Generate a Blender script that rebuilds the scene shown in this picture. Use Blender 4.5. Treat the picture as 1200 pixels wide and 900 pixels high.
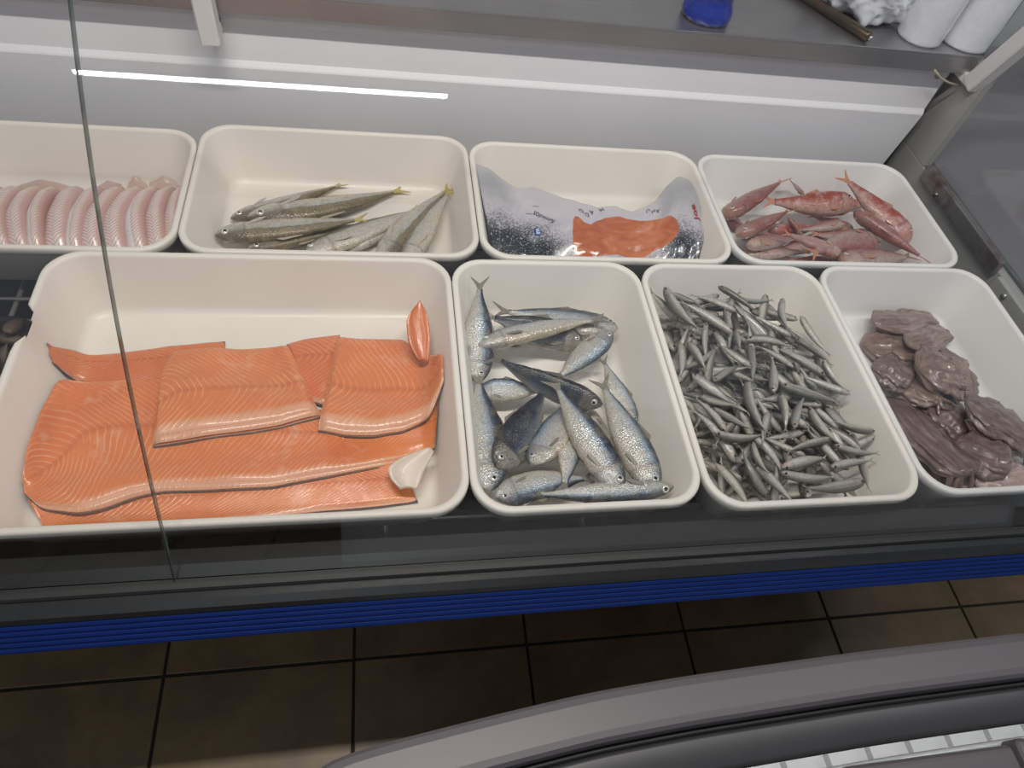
import bpy, bmesh, math, random
import numpy as np
from mathutils import Matrix, Vector
PI = math.pi
for o in list(bpy.data.objects): bpy.data.objects.remove(o)
S = bpy.context.scene
COL = S.collection

# ------------------------------------------------------------------ camera
FPX = 788.40
CAM = np.array([0.19300, -0.35750, 0.79260])
def _axes(y, p, r):
    cy, sy, cp, sp, cr, sr = math.cos(y), math.sin(y), math.cos(p), math.sin(p), math.cos(r), math.sin(r)
    F = np.array([sy*cp, cy*cp, -sp]); rt = np.array([cy, -sy, 0]); up = np.cross(rt, F)
    return cr*rt+sr*up, -sr*rt+cr*up, F
AR, AU, AF = _axes(0.3165, 0.9350, 0.2436)
cd = bpy.data.cameras.new('camera'); cam = bpy.data.objects.new('camera', cd); COL.objects.link(cam)
cd.sensor_fit = 'HORIZONTAL'; cd.sensor_width = 36; cd.lens = FPX/1200*36; cd.clip_start = .02
cam.matrix_world = Matrix([[AR[i], AU[i], -AF[i], CAM[i]] for i in range(3)]+[[0, 0, 0, 1]])
S.camera = cam
def on(ax, val, x, y):
    """point where the sight line of pixel (x, y) meets the plane axis=val"""
    v = (x-600)/FPX*AR-(y-450)/FPX*AU+AF
    return CAM+(val-CAM[ax])/v[ax]*v
def pz(x, y, z): return on(2, z, x, y)

# ------------------------------------------------------------------ world, lights, exposure
w = bpy.data.worlds.new('shop_ambient'); S.world = w; w.use_nodes = True
w.node_tree.nodes['Background'].inputs[0].default_value = (.80, .86, 1, 1)
w.node_tree.nodes['Background'].inputs[1].default_value = .24
S.view_settings.view_transform = 'Standard'; S.view_settings.look = 'None'
S.view_settings.exposure = 0.20; S.view_settings.gamma = 1; S.view_settings.use_curve_mapping = False
FLOOR = -.7524; CEIL = 1.85
def tube_light(name, loc, lx, ly, power, col):
    l = bpy.data.lights.new(name, 'AREA'); l.shape = 'RECTANGLE'; l.size = lx; l.size_y = ly
    l.energy = power; l.color = col
    o = bpy.data.objects.new(name, l); COL.objects.link(o); o.location = loc
    return o
LAMPS = [(-.165, -1.03), (.25, .05), (1.75, .05)]
for i, (lx, ly) in enumerate(LAMPS):
    tube_light('fluorescent_light', (lx, ly, 1.745), 1.16, .055, (5, 23, 9)[i], ((.88, .94, 1), (1, .95, .885), (.95, .97, 1))[i])

# ------------------------------------------------------------------ helpers
rng = np.random.default_rng(7); random.seed(7)
def mk(name, v, f, mat, parent=None, uv=None, smooth=True, fm=None):
    me = bpy.data.meshes.new(name)
    me.from_pydata([tuple(map(float, p)) for p in v], [], [tuple(map(int, q)) for q in f])
    for m in (mat if isinstance(mat, (list, tuple)) else [mat]): me.materials.append(m)
    if fm is not None: me.polygons.foreach_set('material_index', np.asarray(fm, dtype=np.int32))
    if uv is not None:
        l = me.uv_layers.new(name='UVMap'); uv = np.asarray(uv, float)
        idx = np.zeros(len(me.loops), dtype=np.int32); me.loops.foreach_get('vertex_index', idx)
        l.data.foreach_set('uv', uv[idx].ravel())
    if smooth: me.polygons.foreach_set('use_smooth', np.ones(len(me.polygons), dtype=bool))
    me.update()
    o = bpy.data.objects.new(name, me); COL.objects.link(o)
    if parent is not None: o.parent = parent
    return o
def tag(o, label=None, cat=None, group=None, kind=None):
    if label: o['label'] = label
    if cat: o['category'] = cat
    if group: o['group'] = group
    if kind: o['kind'] = kind
    return o
def empty(name, loc=(0, 0, 0)):
    o = bpy.data.objects.new(name, None); COL.objects.link(o); o.location = loc; o.empty_display_size = .05
    return o
def at_world(o, parent):
    """parent o and keep its world coordinates (parents here are only moved, never turned)"""
    o.parent = parent; o.location = Vector(o.location)-parent.location
    return o
def quads(n, m, closed=False, off=0, flip=False):
    out = []
    for i in range(n-1):
        for j in range(m if closed else m-1):
            k = (j+1) % m
            q = (off+i*m+j, off+i*m+k, off+(i+1)*m+k, off+(i+1)*m+j)
            out.append(q[::-1] if flip else q)
    return out
def loft(rings, caps=(True, True)):
    n, m = len(rings), len(rings[0]); v = np.concatenate(rings); f = quads(n, m, True)
    if caps[0]: f.append(tuple(range(m))[::-1])
    if caps[1]: f.append(tuple(range((n-1)*m, n*m)))
    return v, f
def box(name, a, b, mat, parent=None, bev=.002, seg=2):
    bm = bmesh.new(); bmesh.ops.create_cube(bm, size=1)
    a = Vector(a); b = Vector(b)
    for q in bm.verts: q.co = Vector(((q.co.x+.5)*(b.x-a.x)+a.x, (q.co.y+.5)*(b.y-a.y)+a.y, (q.co.z+.5)*(b.z-a.z)+a.z))
    if bev: bmesh.ops.bevel(bm, geom=bm.edges[:], offset=bev, segments=seg, affect='EDGES', profile=.5)
    me = bpy.data.meshes.new(name); bm.to_mesh(me); bm.free(); me.materials.append(mat)
    o = bpy.data.objects.new(name, me); COL.objects.link(o)
    if parent is not None: o.parent = parent
    return o
def tube(name, pts, rad, mat, parent=None, n=10):
    pts = [np.array(p, float) for p in pts]; rad = rad if hasattr(rad, '__len__') else [rad]*len(pts)
    rings = []; up = np.array([0.12, .3, 1.])
    for i, p in enumerate(pts):
        d = pts[min(i+1, len(pts)-1)]-pts[max(i-1, 0)]; d = d/np.linalg.norm(d)
        a = np.cross(d, up); a /= np.linalg.norm(a); b = np.cross(a, d)
        rings.append(np.array([p+rad[i]*(math.cos(t)*a-math.sin(t)*b) for t in np.linspace(0, 2*PI, n, endpoint=False)]))
    v, f = loft(rings)
    return mk(name, v, f, mat, parent)
def lathe(name, prof, mat, parent=None, n=40, loc=(0, 0, 0)):
    rings = [np.array([(r*math.cos(t), r*math.sin(t), z) for t in np.linspace(0, 2*PI, n, endpoint=False)]) for r, z in prof]
    v, f = loft(rings); o = mk(name, v, f, mat, parent); o.location = loc
    return o
def strip_x(name, prof, x0, x1, mat, parent=None, thick=.0, smooth=False, x1s=None):
    """open profile in (y, z) pushed along x, given a thickness when asked"""
    prof = np.array(prof, float)
    if thick:
        t = np.gradient(prof, axis=0); t /= np.linalg.norm(t, axis=1)[:, None]
        nrm = np.stack([t[:, 1], -t[:, 0]], 1); prof = np.concatenate([prof, (prof+thick*nrm)[::-1]])
    m = len(prof)
    A = np.array([(x0, y, z) for y, z in prof]); B = np.array([(x1 if x1s is None else x1+x1s*(z), y, z) for y, z in prof])
    v, f = loft([A, B])
    return mk(name, v, f, mat, parent, smooth=smooth)
def snoise(x, y, seed=0, k=6):
    r = np.random.default_rng(seed); out = 0
    for i in range(k):
        a = r.uniform(0, 2*PI); fr = r.uniform(.5, 1.8); ph = r.uniform(0, 2*PI)
        out = out+np.sin(fr*(x*math.cos(a)+y*math.sin(a))+ph)
    return out/math.sqrt(k)
def resample(pts, n):
    pts = np.array(pts, float)
    # smooth the traced polyline a little
    d = np.r_[0, np.cumsum(np.linalg.norm(np.diff(pts, axis=0), axis=1))]; s = np.linspace(0, d[-1], n)
    out = np.stack([np.interp(s, d, pts[:, k]) for k in range(pts.shape[1])], 1)
    for _ in range(max(1, n//40)):
        out[1:-1] = .25*out[:-2]+.5*out[1:-1]+.25*out[2:]
    return out

# ------------------------------------------------------------------ materials
def nd(nt, t, ins=None, **pr):
    n = nt.nodes.new(t)
    for k, v in pr.items(): setattr(n, k, v)
    for k, v in (ins or {}).items():
        if isinstance(v, bpy.types.NodeSocket): nt.links.new(v, n.inputs[k])
        else: n.inputs[k].default_value = v
    return n
def c4(c): return tuple(c)+(1,) if len(c) == 3 else c
def mix(nt, fac, a, b, blend='MIX'):
    n = nd(nt, 'ShaderNodeMix', data_type='RGBA', blend_type=blend)
    for i, v in ((0, fac), (6, a), (7, b)):
        if isinstance(v, bpy.types.NodeSocket): nt.links.new(v, n.inputs[i])
        else: n.inputs[i].default_value = c4(v) if hasattr(v, '__len__') else v
    return n.outputs[2]
def math_(nt, op, a, b=0., c=0.):
    return nd(nt, 'ShaderNodeMath', {0: a, 1: b, 2: c}, operation=op).outputs[0]
def ramp(nt, fac, stops, interp='LINEAR'):
    n = nd(nt, 'ShaderNodeValToRGB', {0: fac}); e = n.color_ramp.elements; n.color_ramp.interpolation = interp
    while len(e) < len(stops): e.new(.5)
    for el, (p, c) in zip(e, stops): el.position = p; el.color = c4(c) if hasattr(c, '__len__') else (c, c, c, 1)
    return n.outputs[0]
def noise(nt, vec, scale, detail=3, rough=.5, dist=0.):
    ins = {'Scale': scale, 'Detail': detail, 'Roughness': rough, 'Distortion': dist}
    if vec is not None: ins['Vector'] = vec
    return nd(nt, 'ShaderNodeTexNoise', ins).outputs['Fac']
def scale_v(nt, vec, s):
    return nd(nt, 'ShaderNodeVectorMath', {0: vec, 1: s}, operation='MULTIPLY').outputs[0]
def new_mat(name):
    m = bpy.data.materials.new(name); m.use_nodes = True; nt = m.node_tree
    return m, nt, nt.nodes['Principled BSDF']
def setp(nt, b, **k):
    names = {'color': 'Base Color', 'rough': 'Roughness', 'metal': 'Metallic', 'spec': 'Specular IOR Level', 'coat': 'Coat Weight', 'coatr': 'Coat Roughness',
             'sss': 'Subsurface Weight', 'normal': 'Normal', 'alpha': 'Alpha', 'trans': 'Transmission Weight', 'emit': 'Emission Color', 'emits': 'Emission Strength'}
    for a, v in k.items():
        s = b.inputs[names[a]]
        if isinstance(v, bpy.types.NodeSocket): nt.links.new(v, s)
        else: s.default_value = c4(v) if hasattr(v, '__len__') else v
def bump(nt, h, strength=.3, dist=.002):
    return nd(nt, 'ShaderNodeBump', {'Height': h, 'Strength': strength, 'Distance': dist}).outputs[0]
def coords(nt, which='Object'):
    return nd(nt, 'ShaderNodeTexCoord').outputs[which]
def simple(name, col, rough=.5, metal=0., var=.08, nscale=25, bumpk=0., spec=.5, coat=0., coords_='Object'):
    m, nt, b = new_mat(name); v = coords(nt, coords_); n = noise(nt, v, nscale, 4)
    dk = tuple(c*(1-var) for c in col); lt = tuple(min(1, c*(1+var)) for c in col)
    setp(nt, b, color=mix(nt, n, dk, lt), rough=rough, metal=metal, spec=spec, coat=coat, coatr=.08)
    if bumpk: setp(nt, b, normal=bump(nt, n, bumpk, .002))
    return m
def tray_mat(name, col):
    m, nt, b = new_mat(name); v = coords(nt)
    n = noise(nt, v, 9, 4); sp = noise(nt, v, 260, 2)
    base = mix(nt, n, tuple(c*.93 for c in col), col)
    base = mix(nt, ramp(nt, sp, [(.74, 0), (.80, 1)]), base, (.35, .28, .2))
    setp(nt, b, color=base, rough=ramp(nt, n, [(.3, .32), (.7, .5)]), spec=.45, normal=bump(nt, noise(nt, v, 120, 2), .04, .001))
    return m
M = {}
M['tray'] = tray_mat('white_tray_plastic', (.83, .785, .725))
M['cream'] = tray_mat('cream_tray_plastic', (.80, .745, .675))
M['blueish'] = tray_mat('cool_white_tray_plastic', (.80, .78, .765))
M['panel'] = simple('white_enamelled_panel', (.82, .81, .84), .42, var=.04, nscale=6)
M['black'] = simple('black_rail_plastic', (.013, .014, .015), .36, var=.25, nscale=40)
M['rubber'] = simple('black_glazing_rubber', (.006, .007, .007), .6)
M['blue'] = simple('blue_bumper_plastic', (.001, .016, .115), .6, var=.2, nscale=18, spec=.2)
M['dark'] = simple('dark_case_interior', (.035, .032, .030), .5, var=.3)
M['wire'] = simple('dull_wire_metal', (.42, .40, .38), .4, .8, var=.2)
M['post'] = simple('white_painted_post', (.74, .72, .72), .45, var=.06)
M['grout'] = simple('dark_grout', (.018, .014, .011), .9, var=.3, nscale=60)
M['freezer'] = simple('grey_freezer_plastic', (.062, .055, .061), .42, var=.05, nscale=120)
M['freezer_dark'] = simple('dark_grey_freezer_channel', (.030, .029, .032), .42, var=.1, nscale=60)
M['freezer_body'] = simple('pale_grey_freezer_side', (.45, .45, .47), .4, var=.05)
M['film'] = None
def steel(name, col, rough, rust=0.):
    m, nt, b = new_mat(name); v = coords(nt)
    st = noise(nt, scale_v(nt, v, (3, 160, 160)), 1, 3); bl = noise(nt, v, 7, 4)
    c = mix(nt, math_(nt, 'MULTIPLY', st, .6), col, tuple(x*.72 for x in col))
    c = mix(nt, math_(nt, 'MULTIPLY', ramp(nt, bl, [(.45, 0), (.75, 1)]), .5), c, tuple(x*.7 for x in col))
    if rust: c = mix(nt, math_(nt, 'MULTIPLY', ramp(nt, noise(nt, v, 22, 5), [(.45, 0), (.62, 1)]), rust), c, (.16, .06, .04))
    setp(nt, b, color=c, rough=rough, metal=.9, normal=bump(nt, st, .06, .0006))
    return m
M['steel'] = steel('brushed_stainless_steel', (.46, .45, .46), .36)
M['steel_end'] = simple('dull_grey_end_panel', (.40, .39, .375), .42, .2, var=.12, nscale=8)
M['steel_rust'] = steel('stained_stainless_bracket', (.40, .37, .36), .34, .8)
def glass_mat(name, tint, k=1.):
    m, nt, b = new_mat(name); nt.nodes.remove(b)
    g = nd(nt, 'ShaderNodeNewGeometry')
    d = nd(nt, 'ShaderNodeVectorMath', {0: g.outputs['Incoming'], 1: g.outputs['Normal']}, operation='DOT_PRODUCT').outputs['Value']
    one = math_(nt, 'SUBTRACT', 1., math_(nt, 'ABSOLUTE', d)); f5 = math_(nt, 'POWER', one, 5.)
    fac = math_(nt, 'MULTIPLY_ADD', f5, .957*k, .043*k)
    t = nd(nt, 'ShaderNodeBsdfTransparent', {0: c4(tint)}); gl = nd(nt, 'ShaderNodeBsdfGlossy', {0: (1, 1, 1, 1), 'Roughness': .015})
    mx = nd(nt, 'ShaderNodeMixShader', {0: fac, 1: t.outputs[0], 2: gl.outputs[0]})
    nt.links.new(mx.outputs[0], nt.nodes['Material Output'].inputs[0])
    return m
M['glass'] = glass_mat('clear_float_glass', (.985, .99, .985))
m, nt, b = new_mat('polished_green_glass_edge'); setp(nt, b, color=mix(nt, noise(nt, coords(nt), 30, 2), (.025, .045, .038), (.20, .24, .22)), rough=.12, spec=.9); M['glass_edge'] = m
# floor tile
m, nt, b = new_mat('brown_ceramic_tile'); v = coords(nt, 'Object'); ob = nd(nt, 'ShaderNodeObjectInfo').outputs['Random']
vv = nd(nt, 'ShaderNodeVectorMath', {0: v, 1: scale_v(nt, nd(nt, 'ShaderNodeCombineXYZ', {0: ob, 1: ob, 2: ob}).outputs[0], (9, 7, 5))}, operation='ADD').outputs[0]
n1 = noise(nt, vv, 7, 6, .62); n2 = noise(nt, vv, 34, 4)
c = ramp(nt, n1, [(.25, (.075, .051, .022)), (.5, (.150, .104, .047)), (.75, (.21, .15, .072))])
c = mix(nt, math_(nt, 'MULTIPLY', n2, .35), c, (.07, .045, .022))
setp(nt, b, color=c, rough=.45, normal=bump(nt, n2, .12, .001)); M['tile'] = m

UVn = lambda nt: nd(nt, 'ShaderNodeSeparateXYZ', {0: coords(nt, 'UV')}).outputs
def fish_mat(name, stops, head, metal, rough, scale_k=1., blotch=None, blotch_amt=0., headfrom=.80, coat=.18):
    """colour runs belly (v=0) to back (v=1); head end has its own tone"""
    m, nt, b = new_mat(name); o = coords(nt); uv = coords(nt, 'UV'); s = UVn(nt)
    wob = math_(nt, 'MULTIPLY_ADD', noise(nt, o, 38, 4), .24, -.12)
    vv = math_(nt, 'ADD', s[1], wob)
    c = ramp(nt, vv, stops)
    sc = nd(nt, 'ShaderNodeTexVoronoi', {'Vector': scale_v(nt, uv, (75*scale_k, 26*scale_k, 1)), 'Scale': 1.}).outputs['Distance']
    c = mix(nt, .48, c, ramp(nt, sc, [(.0, (1, 1, 1)), (.7, (.22, .22, .22))]), 'MULTIPLY')
    c = mix(nt, math_(nt, 'MULTIPLY', ramp(nt, noise(nt, scale_v(nt, uv, (40, 9, 1)), 1, 4, .65), [(.55, 0), (.72, 1)]), .35), c, (.05, .055, .07))
    hd = ramp(nt, math_(nt, 'ADD', s[0], math_(nt, 'MULTIPLY', wob, .12)), [(headfrom-.012, 0), (headfrom+.012, 1)])
    hc = mix(nt, ramp(nt, vv, [(.45, 0), (.85, 1)]), head[0], head[1])
    hc = mix(nt, math_(nt, 'MULTIPLY', ramp(nt, noise(nt, o, 110, 4, .65), [(.45, 0), (.7, 1)]), .6), hc, (.12, .115, .10))
    c = mix(nt, math_(nt, 'MULTIPLY', hd, .72), c, hc)
    gill = ramp(nt, s[0], [(headfrom-.03, 0), (headfrom-.006, 1), (headfrom+.012, 0)])
    c = mix(nt, math_(nt, 'MULTIPLY', gill, .45), c, (.10, .07, .06))
    if blotch: c = mix(nt, math_(nt, 'MULTIPLY', ramp(nt, noise(nt, o, 55, 4, .6), [(.48, 0), (.66, 1)]), blotch_amt), c, blotch)
    setp(nt, b, color=c, rough=ramp(nt, noise(nt, o, 60, 3), [(.3, rough*.7), (.7, rough*1.5)]), metal=metal, spec=.55, coat=coat, coatr=.14,
         normal=bump(nt, math_(nt, 'ADD', sc, noise(nt, o, 90, 3)), .45, .0014))
    return m
M['sardine'] = fish_mat('silver_blue_sardine_skin', [(.0, (.66, .58, .46)), (.18, (.72, .69, .63)), (.50, (.64, .65, .66)), (.64, (.36, .45, .56)), (.74, (.085, .115, .17)), (.9, (.035, .045, .065))],
                        ((.40, .40, .385), (.08, .10, .13)), .25, .26, 1, (.40, .30, .18), .28)
M['sardine_pale'] = fish_mat('pale_silver_sardine_skin', [(.0, (.70, .60, .46)), (.2, (.76, .72, .65)), (.6, (.66, .67, .69)), (.76, (.42, .51, .62)), (.9, (.09, .12, .17))],
                        ((.43, .42, .40), (.11, .14, .17)), .25, .26, 1, (.50, .38, .22), .25)
M['sardine_dark'] = fish_mat('dark_backed_sardine_skin', [(.0, (.50, .45, .36)), (.15, (.42, .42, .40)), (.35, (.20, .23, .27)), (.5, (.07, .085, .12)), (.9, (.03, .036, .05))],
                        ((.40, .36, .30), (.09, .09, .09)), .35, .28, 1, (.25, .2, .13), .3)
M['whiting'] = fish_mat('olive_backed_whiting_skin', [(.0, (.74, .67, .56)), (.40, (.70, .65, .56)), (.62, (.58, .58, .55)), (.69, (.22, .21, .18)), (.76, (.29, .23, .13)), (1., (.20, .155, .085))],
                        ((.55, .52, .46), (.13, .10, .07)), .12, .3, 1.2, (.40, .30, .16), .35)
M['mullet'] = fish_mat('red_mullet_skin', [(.0, (.62, .40, .34)), (.35, (.58, .27, .22)), (.6, (.50, .11, .065)), (1., (.42, .075, .05))],
                        ((.50, .25, .20), (.40, .12, .085)), .04, .36, .6, (.56, .42, .41), .6)
M['mullet_pale'] = fish_mat('pale_pink_mullet_skin', [(.0, (.60, .46, .42)), (.4, (.52, .31, .28)), (.7, (.44, .17, .15)), (1., (.38, .13, .11))],
                        ((.48, .34, .27), (.36, .17, .13)), .04, .36, .6, (.36, .25, .22), .5)
M['small'] = fish_mat('grey_small_fish_skin', [(.0, (.72, .68, .60)), (.40, (.64, .61, .55)), (.54, (.42, .41, .37)), (.64, (.23, .22, .20)), (1., (.13, .125, .115))],
                        ((.42, .36, .32), (.16, .14, .12)), .2, .30, .6, (.22, .18, .13), .4, coat=.5)
M['small_pale'] = fish_mat('silver_small_fish_skin', [(.0, (.70, .68, .63)), (.5, (.58, .57, .54)), (.7, (.36, .35, .34)), (1., (.20, .19, .175))],
                        ((.46, .38, .34), (.22, .19, .17)), .25, .26, .6, (.34, .30, .22), .35, coat=.5)
M['fin'] = simple('grey_translucent_fin', (.20, .18, .15), .4, var=.5, nscale=90, coat=.3)
M['fin_yellow'] = simple('yellow_olive_fin', (.44, .36, .11), .4, var=.4, nscale=90, coat=.3)
M['fin_pale'] = simple('pale_translucent_fin', (.46, .41, .32), .4, var=.3, nscale=90, coat=.3)
M['fin_red'] = simple('orange_red_fin', (.46, .20, .12), .4, var=.35, nscale=90, coat=.3)
M['iris'] = simple('silver_eye', (.62, .60, .54), .2, .3, coat=.8); M['pupil'] = simple('black_pupil', (.008, .008, .010), .12, coat=1.)
# salmon
def salmon_mat(name, flesh, fat, freq, slope, seed, pale_edge=(.90, 1.0), v0=.5):
    m, nt, b = new_mat(name); o = coords(nt); s = UVn(nt)
    nn = noise(nt, o, 14, 3); n2 = noise(nt, o, 70, 4)
    av = math_(nt, 'ABSOLUTE', math_(nt, 'SUBTRACT', s[1], v0))
    chev = math_(nt, 'MULTIPLY', math_(nt, 'POWER', av, 1.25), slope)
    ph = math_(nt, 'ADD', math_(nt, 'MULTIPLY_ADD', s[0], freq, chev), math_(nt, 'ADD', math_(nt, 'MULTIPLY', nn, 1.9), math_(nt, 'MULTIPLY', noise(nt, o, 5, 2), 4.)))
    tri = math_(nt, 'PINGPONG', ph, .5)
    ln = ramp(nt, tri, [(.0, 1), (.07, .7), (.18, 0)])
    ln = math_(nt, 'MULTIPLY', ln, ramp(nt, noise(nt, o, 26, 3), [(.32, .05), (.62, 1.)]))
    c = mix(nt, nn, tuple(x*.86 for x in flesh), tuple(min(1, x*1.10) for x in flesh))
    c = mix(nt, math_(nt, 'MULTIPLY', n2, .22), c, (.40, .07, .02))
    c = mix(nt, math_(nt, 'MULTIPLY', ln, .52), c, fat)
    c = mix(nt, math_(nt, 'MULTIPLY', ramp(nt, noise(nt, o, 9, 3, .6), [(.45, 0), (.70, 1)]), .38), c, (.58, .12, .045))
    c = mix(nt, math_(nt, 'MULTIPLY', ramp(nt, noise(nt, o, 17, 4, .65), [(.60, 0), (.74, 1)]), .45), c, (.84, .50, .36))
    mid = ramp(nt, av, [(.0, 1), (.045, 0)])
    c = mix(nt, math_(nt, 'MULTIPLY', mid, .35), c, (.42, .09, .035))
    ed = ramp(nt, math_(nt, 'ADD', s[1], math_(nt, 'MULTIPLY_ADD', nn, .10, -.05)), [(pale_edge[0]-.04, 0), (pale_edge[0]+.02, 1)])
    c = mix(nt, math_(nt, 'MULTIPLY', ed, .65), c, (.72, .44, .30))
    setp(nt, b, color=c, rough=ramp(nt, n2, [(.3, .22), (.7, .42)]), spec=.5, coat=.25, coatr=.15, sss=.08,
         normal=bump(nt, math_(nt, 'ADD', math_(nt, 'MULTIPLY', ln, -.6), n2), .35, .0014))
    b.inputs['Subsurface Radius'].default_value = (.01, .004, .002)
    return m
FLESH = (.76, .245, .085); FAT = (.88, .53, .33)
M['salmon_fine'] = salmon_mat('salmon_flesh_fine_grain', FLESH, FAT, 112, 19, 1, (.94, 1), .42)
M['salmon_wide'] = salmon_mat('salmon_flesh_wide_fat_lines', FLESH, FAT, 100, 15, 2, (.88, 1), .55)
M['salmon_smooth'] = salmon_mat('salmon_flesh_smooth', (.68, .20, .075), (.84, .46, .27), 105, 17, 3, (.97, 1), .3)
m, nt, b = new_mat('dark_silver_salmon_skin'); n = noise(nt, coords(nt), 220, 3)
setp(nt, b, color=mix(nt, n, (.03, .03, .032), (.20, .20, .20)), rough=.3, coat=.4, metal=.2); M['salmon_skin'] = m
M['membrane'] = simple('white_belly_membrane', (.72, .62, .53), .45, var=.14, coat=.1)
# skinned white fish
def cod_mat(name, skin):
    m, nt, b = new_mat(name); o = coords(nt); s = UVn(nt); nn = noise(nt, o, 30, 3); n2 = noise(nt, o, 120, 3)
    av = math_(nt, 'ABSOLUTE', math_(nt, 'SUBTRACT', s[1], .46))
    ph = math_(nt, 'ADD', math_(nt, 'MULTIPLY_ADD', s[0], 150., math_(nt, 'MULTIPLY', av, 7.)), math_(nt, 'MULTIPLY', nn, 1.1))
    ln = ramp(nt, math_(nt, 'PINGPONG', ph, .5), [(.0, 1), (.16, .8), (.30, 0)])
    ln = math_(nt, 'MULTIPLY', ln, ramp(nt, av, [(.02, .5), (.06, 1.), (.24, .75), (.36, .0)]))
    c = mix(nt, nn, (.55, .37, .33), (.68, .52, .47))
    c = mix(nt, math_(nt, 'MULTIPLY', ramp(nt, av, [(.20, 0), (.45, 1)]), .55), c, (.50, .24, .20))
    c = mix(nt, math_(nt, 'MULTIPLY', ln, .75), c, (.88, .82, .80))
    if skin: c = mix(nt, ramp(nt, math_(nt, 'ADD', s[1], math_(nt, 'MULTIPLY_ADD', nn, .1, -.05)), [(skin-.03, 1), (skin+.02, 0)]), c, (.80, .77, .79))
    setp(nt, b, color=c, rough=.25, coat=.5, coatr=.12, sss=.05, normal=bump(nt, math_(nt, 'ADD', math_(nt, 'MULTIPLY', ln, .8), math_(nt, 'MULTIPLY', n2, .5)), .35, .0015))
    b.inputs['Subsurface Radius'].default_value = (.008, .004, .003)
    return m
M['cod'] = cod_mat('pink_white_fish_flesh', 0); M['cod_skin'] = cod_mat('pink_white_fish_flesh_with_silver_strip', .42)
M['cod_flap'] = simple('pale_pink_fish_flap', (.58, .42, .37), .3, var=.15, nscale=40, coat=.5)
# cuttlefish
def cuttle_mat(name, a, bcol, ccol):
    m, nt, b = new_mat(name); o = coords(nt); uv = coords(nt, 'UV')
    st = noise(nt, scale_v(nt, uv, (3, 26, 1)), 1, 4, .6, .6); bl = noise(nt, o, 30, 5, .6)
    c = ramp(nt, st, [(.28, a), (.5, bcol), (.74, ccol)])
    c = mix(nt, math_(nt, 'MULTIPLY', ramp(nt, bl, [(.4, 0), (.7, 1)]), .55), c, a)
    c = mix(nt, math_(nt, 'MULTIPLY', ramp(nt, noise(nt, o, 240, 2), [(.62, 0), (.72, 1)]), .4), c, (.06, .03, .03))
    setp(nt, b, color=c, rough=.28, coat=.55, coatr=.1, normal=bump(nt, math_(nt, 'ADD', st, math_(nt, 'MULTIPLY', bl, .7)), .5, .0035))
    return m
M['cuttle'] = cuttle_mat('brown_purple_cuttlefish_skin', (.085, .052, .052), (.185, .128, .120), (.34, .262, .240))
M['cuttle_tan'] = cuttle_mat('tan_cuttlefish_skin', (.115, .068, .054), (.245, .165, .135), (.40, .30, .25))
M['cuttle_pink'] = cuttle_mat('pale_pink_cuttlefish_flesh', (.26, .165, .15), (.42, .30, .265), (.58, .46, .42))
# mussels
m, nt, b = new_mat('dark_mottled_shell'); n = noise(nt, scale_v(nt, coords(nt), (1, 1, 1)), 60, 5, .65)
setp(nt, b, color=ramp(nt, n, [(.3, (.018, .014, .012)), (.55, (.10, .062, .035)), (.75, (.36, .29, .22))]), rough=.35, coat=.3, normal=bump(nt, n, .4, .002)); M['shell'] = m
# bag print
m, nt, b = new_mat('printed_lavender_plastic_bag'); o = coords(nt); s = UVn(nt)
n1 = noise(nt, o, 300, 2, .6); nL = noise(nt, o, 22, 3)
dt = ramp(nt, math_(nt, 'MULTIPLY_ADD', math_(nt, 'SUBTRACT', nL, .5), .22, s[1]), [(.30, 1), (.62, 0)])   # scales printed towards the front edge
sd = ramp(nt, s[0], [(.0, 1), (.27, 1), (.38, .25), (.70, .35), (.84, 1), (1., 1)])
amt = math_(nt, 'MULTIPLY', dt, sd)
spk = ramp(nt, math_(nt, 'MULTIPLY_ADD', amt, .22, n1), [(.58, 0), (.64, 1)])
c = mix(nt, math_(nt, 'MULTIPLY', nL, .5), (.56, .52, .57), (.64, .60, .64))
c = mix(nt, math_(nt, 'MULTIPLY', amt, .62), c, (.20, .22, .26))
c = mix(nt, math_(nt, 'MULTIPLY', spk, amt), c, (.022, .026, .035))
edg = ramp(nt, s[1], [(.93, 0), (.97, 1)])
c = mix(nt, math_(nt, 'MULTIPLY', edg, .6), c, (.42, .43, .46))
clr = math_(nt, 'MULTIPLY', ramp(nt, math_(nt, 'MULTIPLY_ADD', nL, .12, s[1]), [(.60, 0), (.70, 1)]), ramp(nt, math_(nt, 'MULTIPLY_ADD', nL, .06, s[0]), [(.13, 1), (.20, 0), (.72, 0), (.77, 1)]))
c = mix(nt, math_(nt, 'MULTIPLY', clr, .75), c, (.36, .37, .39))
setp(nt, b, color=c, rough=.24, coat=.6, coatr=.08); M['bag'] = m
m, nt, b = new_mat('smoked_salmon_under_clear_film'); o = coords(nt); s = UVn(nt)
nn = noise(nt, scale_v(nt, o, (1, 2.2, 1)), 16, 4, .6, 1.2)
c = ramp(nt, nn, [(.25, (.36, .085, .038)), (.5, (.52, .15, .062)), (.75, (.66, .27, .13))])
setp(nt, b, color=c, rough=.16, coat=.7, coatr=.05, normal=bump(nt, nn, .3, .004)); M['bag_window'] = m
M['ink'] = simple('black_print', (.012, .012, .016), .3); M['ink_red'] = simple('red_print', (.36, .012, .03), .3); M['ink_blue'] = simple('blue_print', (.012, .07, .26), .3); M['ink_white'] = simple('white_print', (.78, .80, .84), .3)
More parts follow.
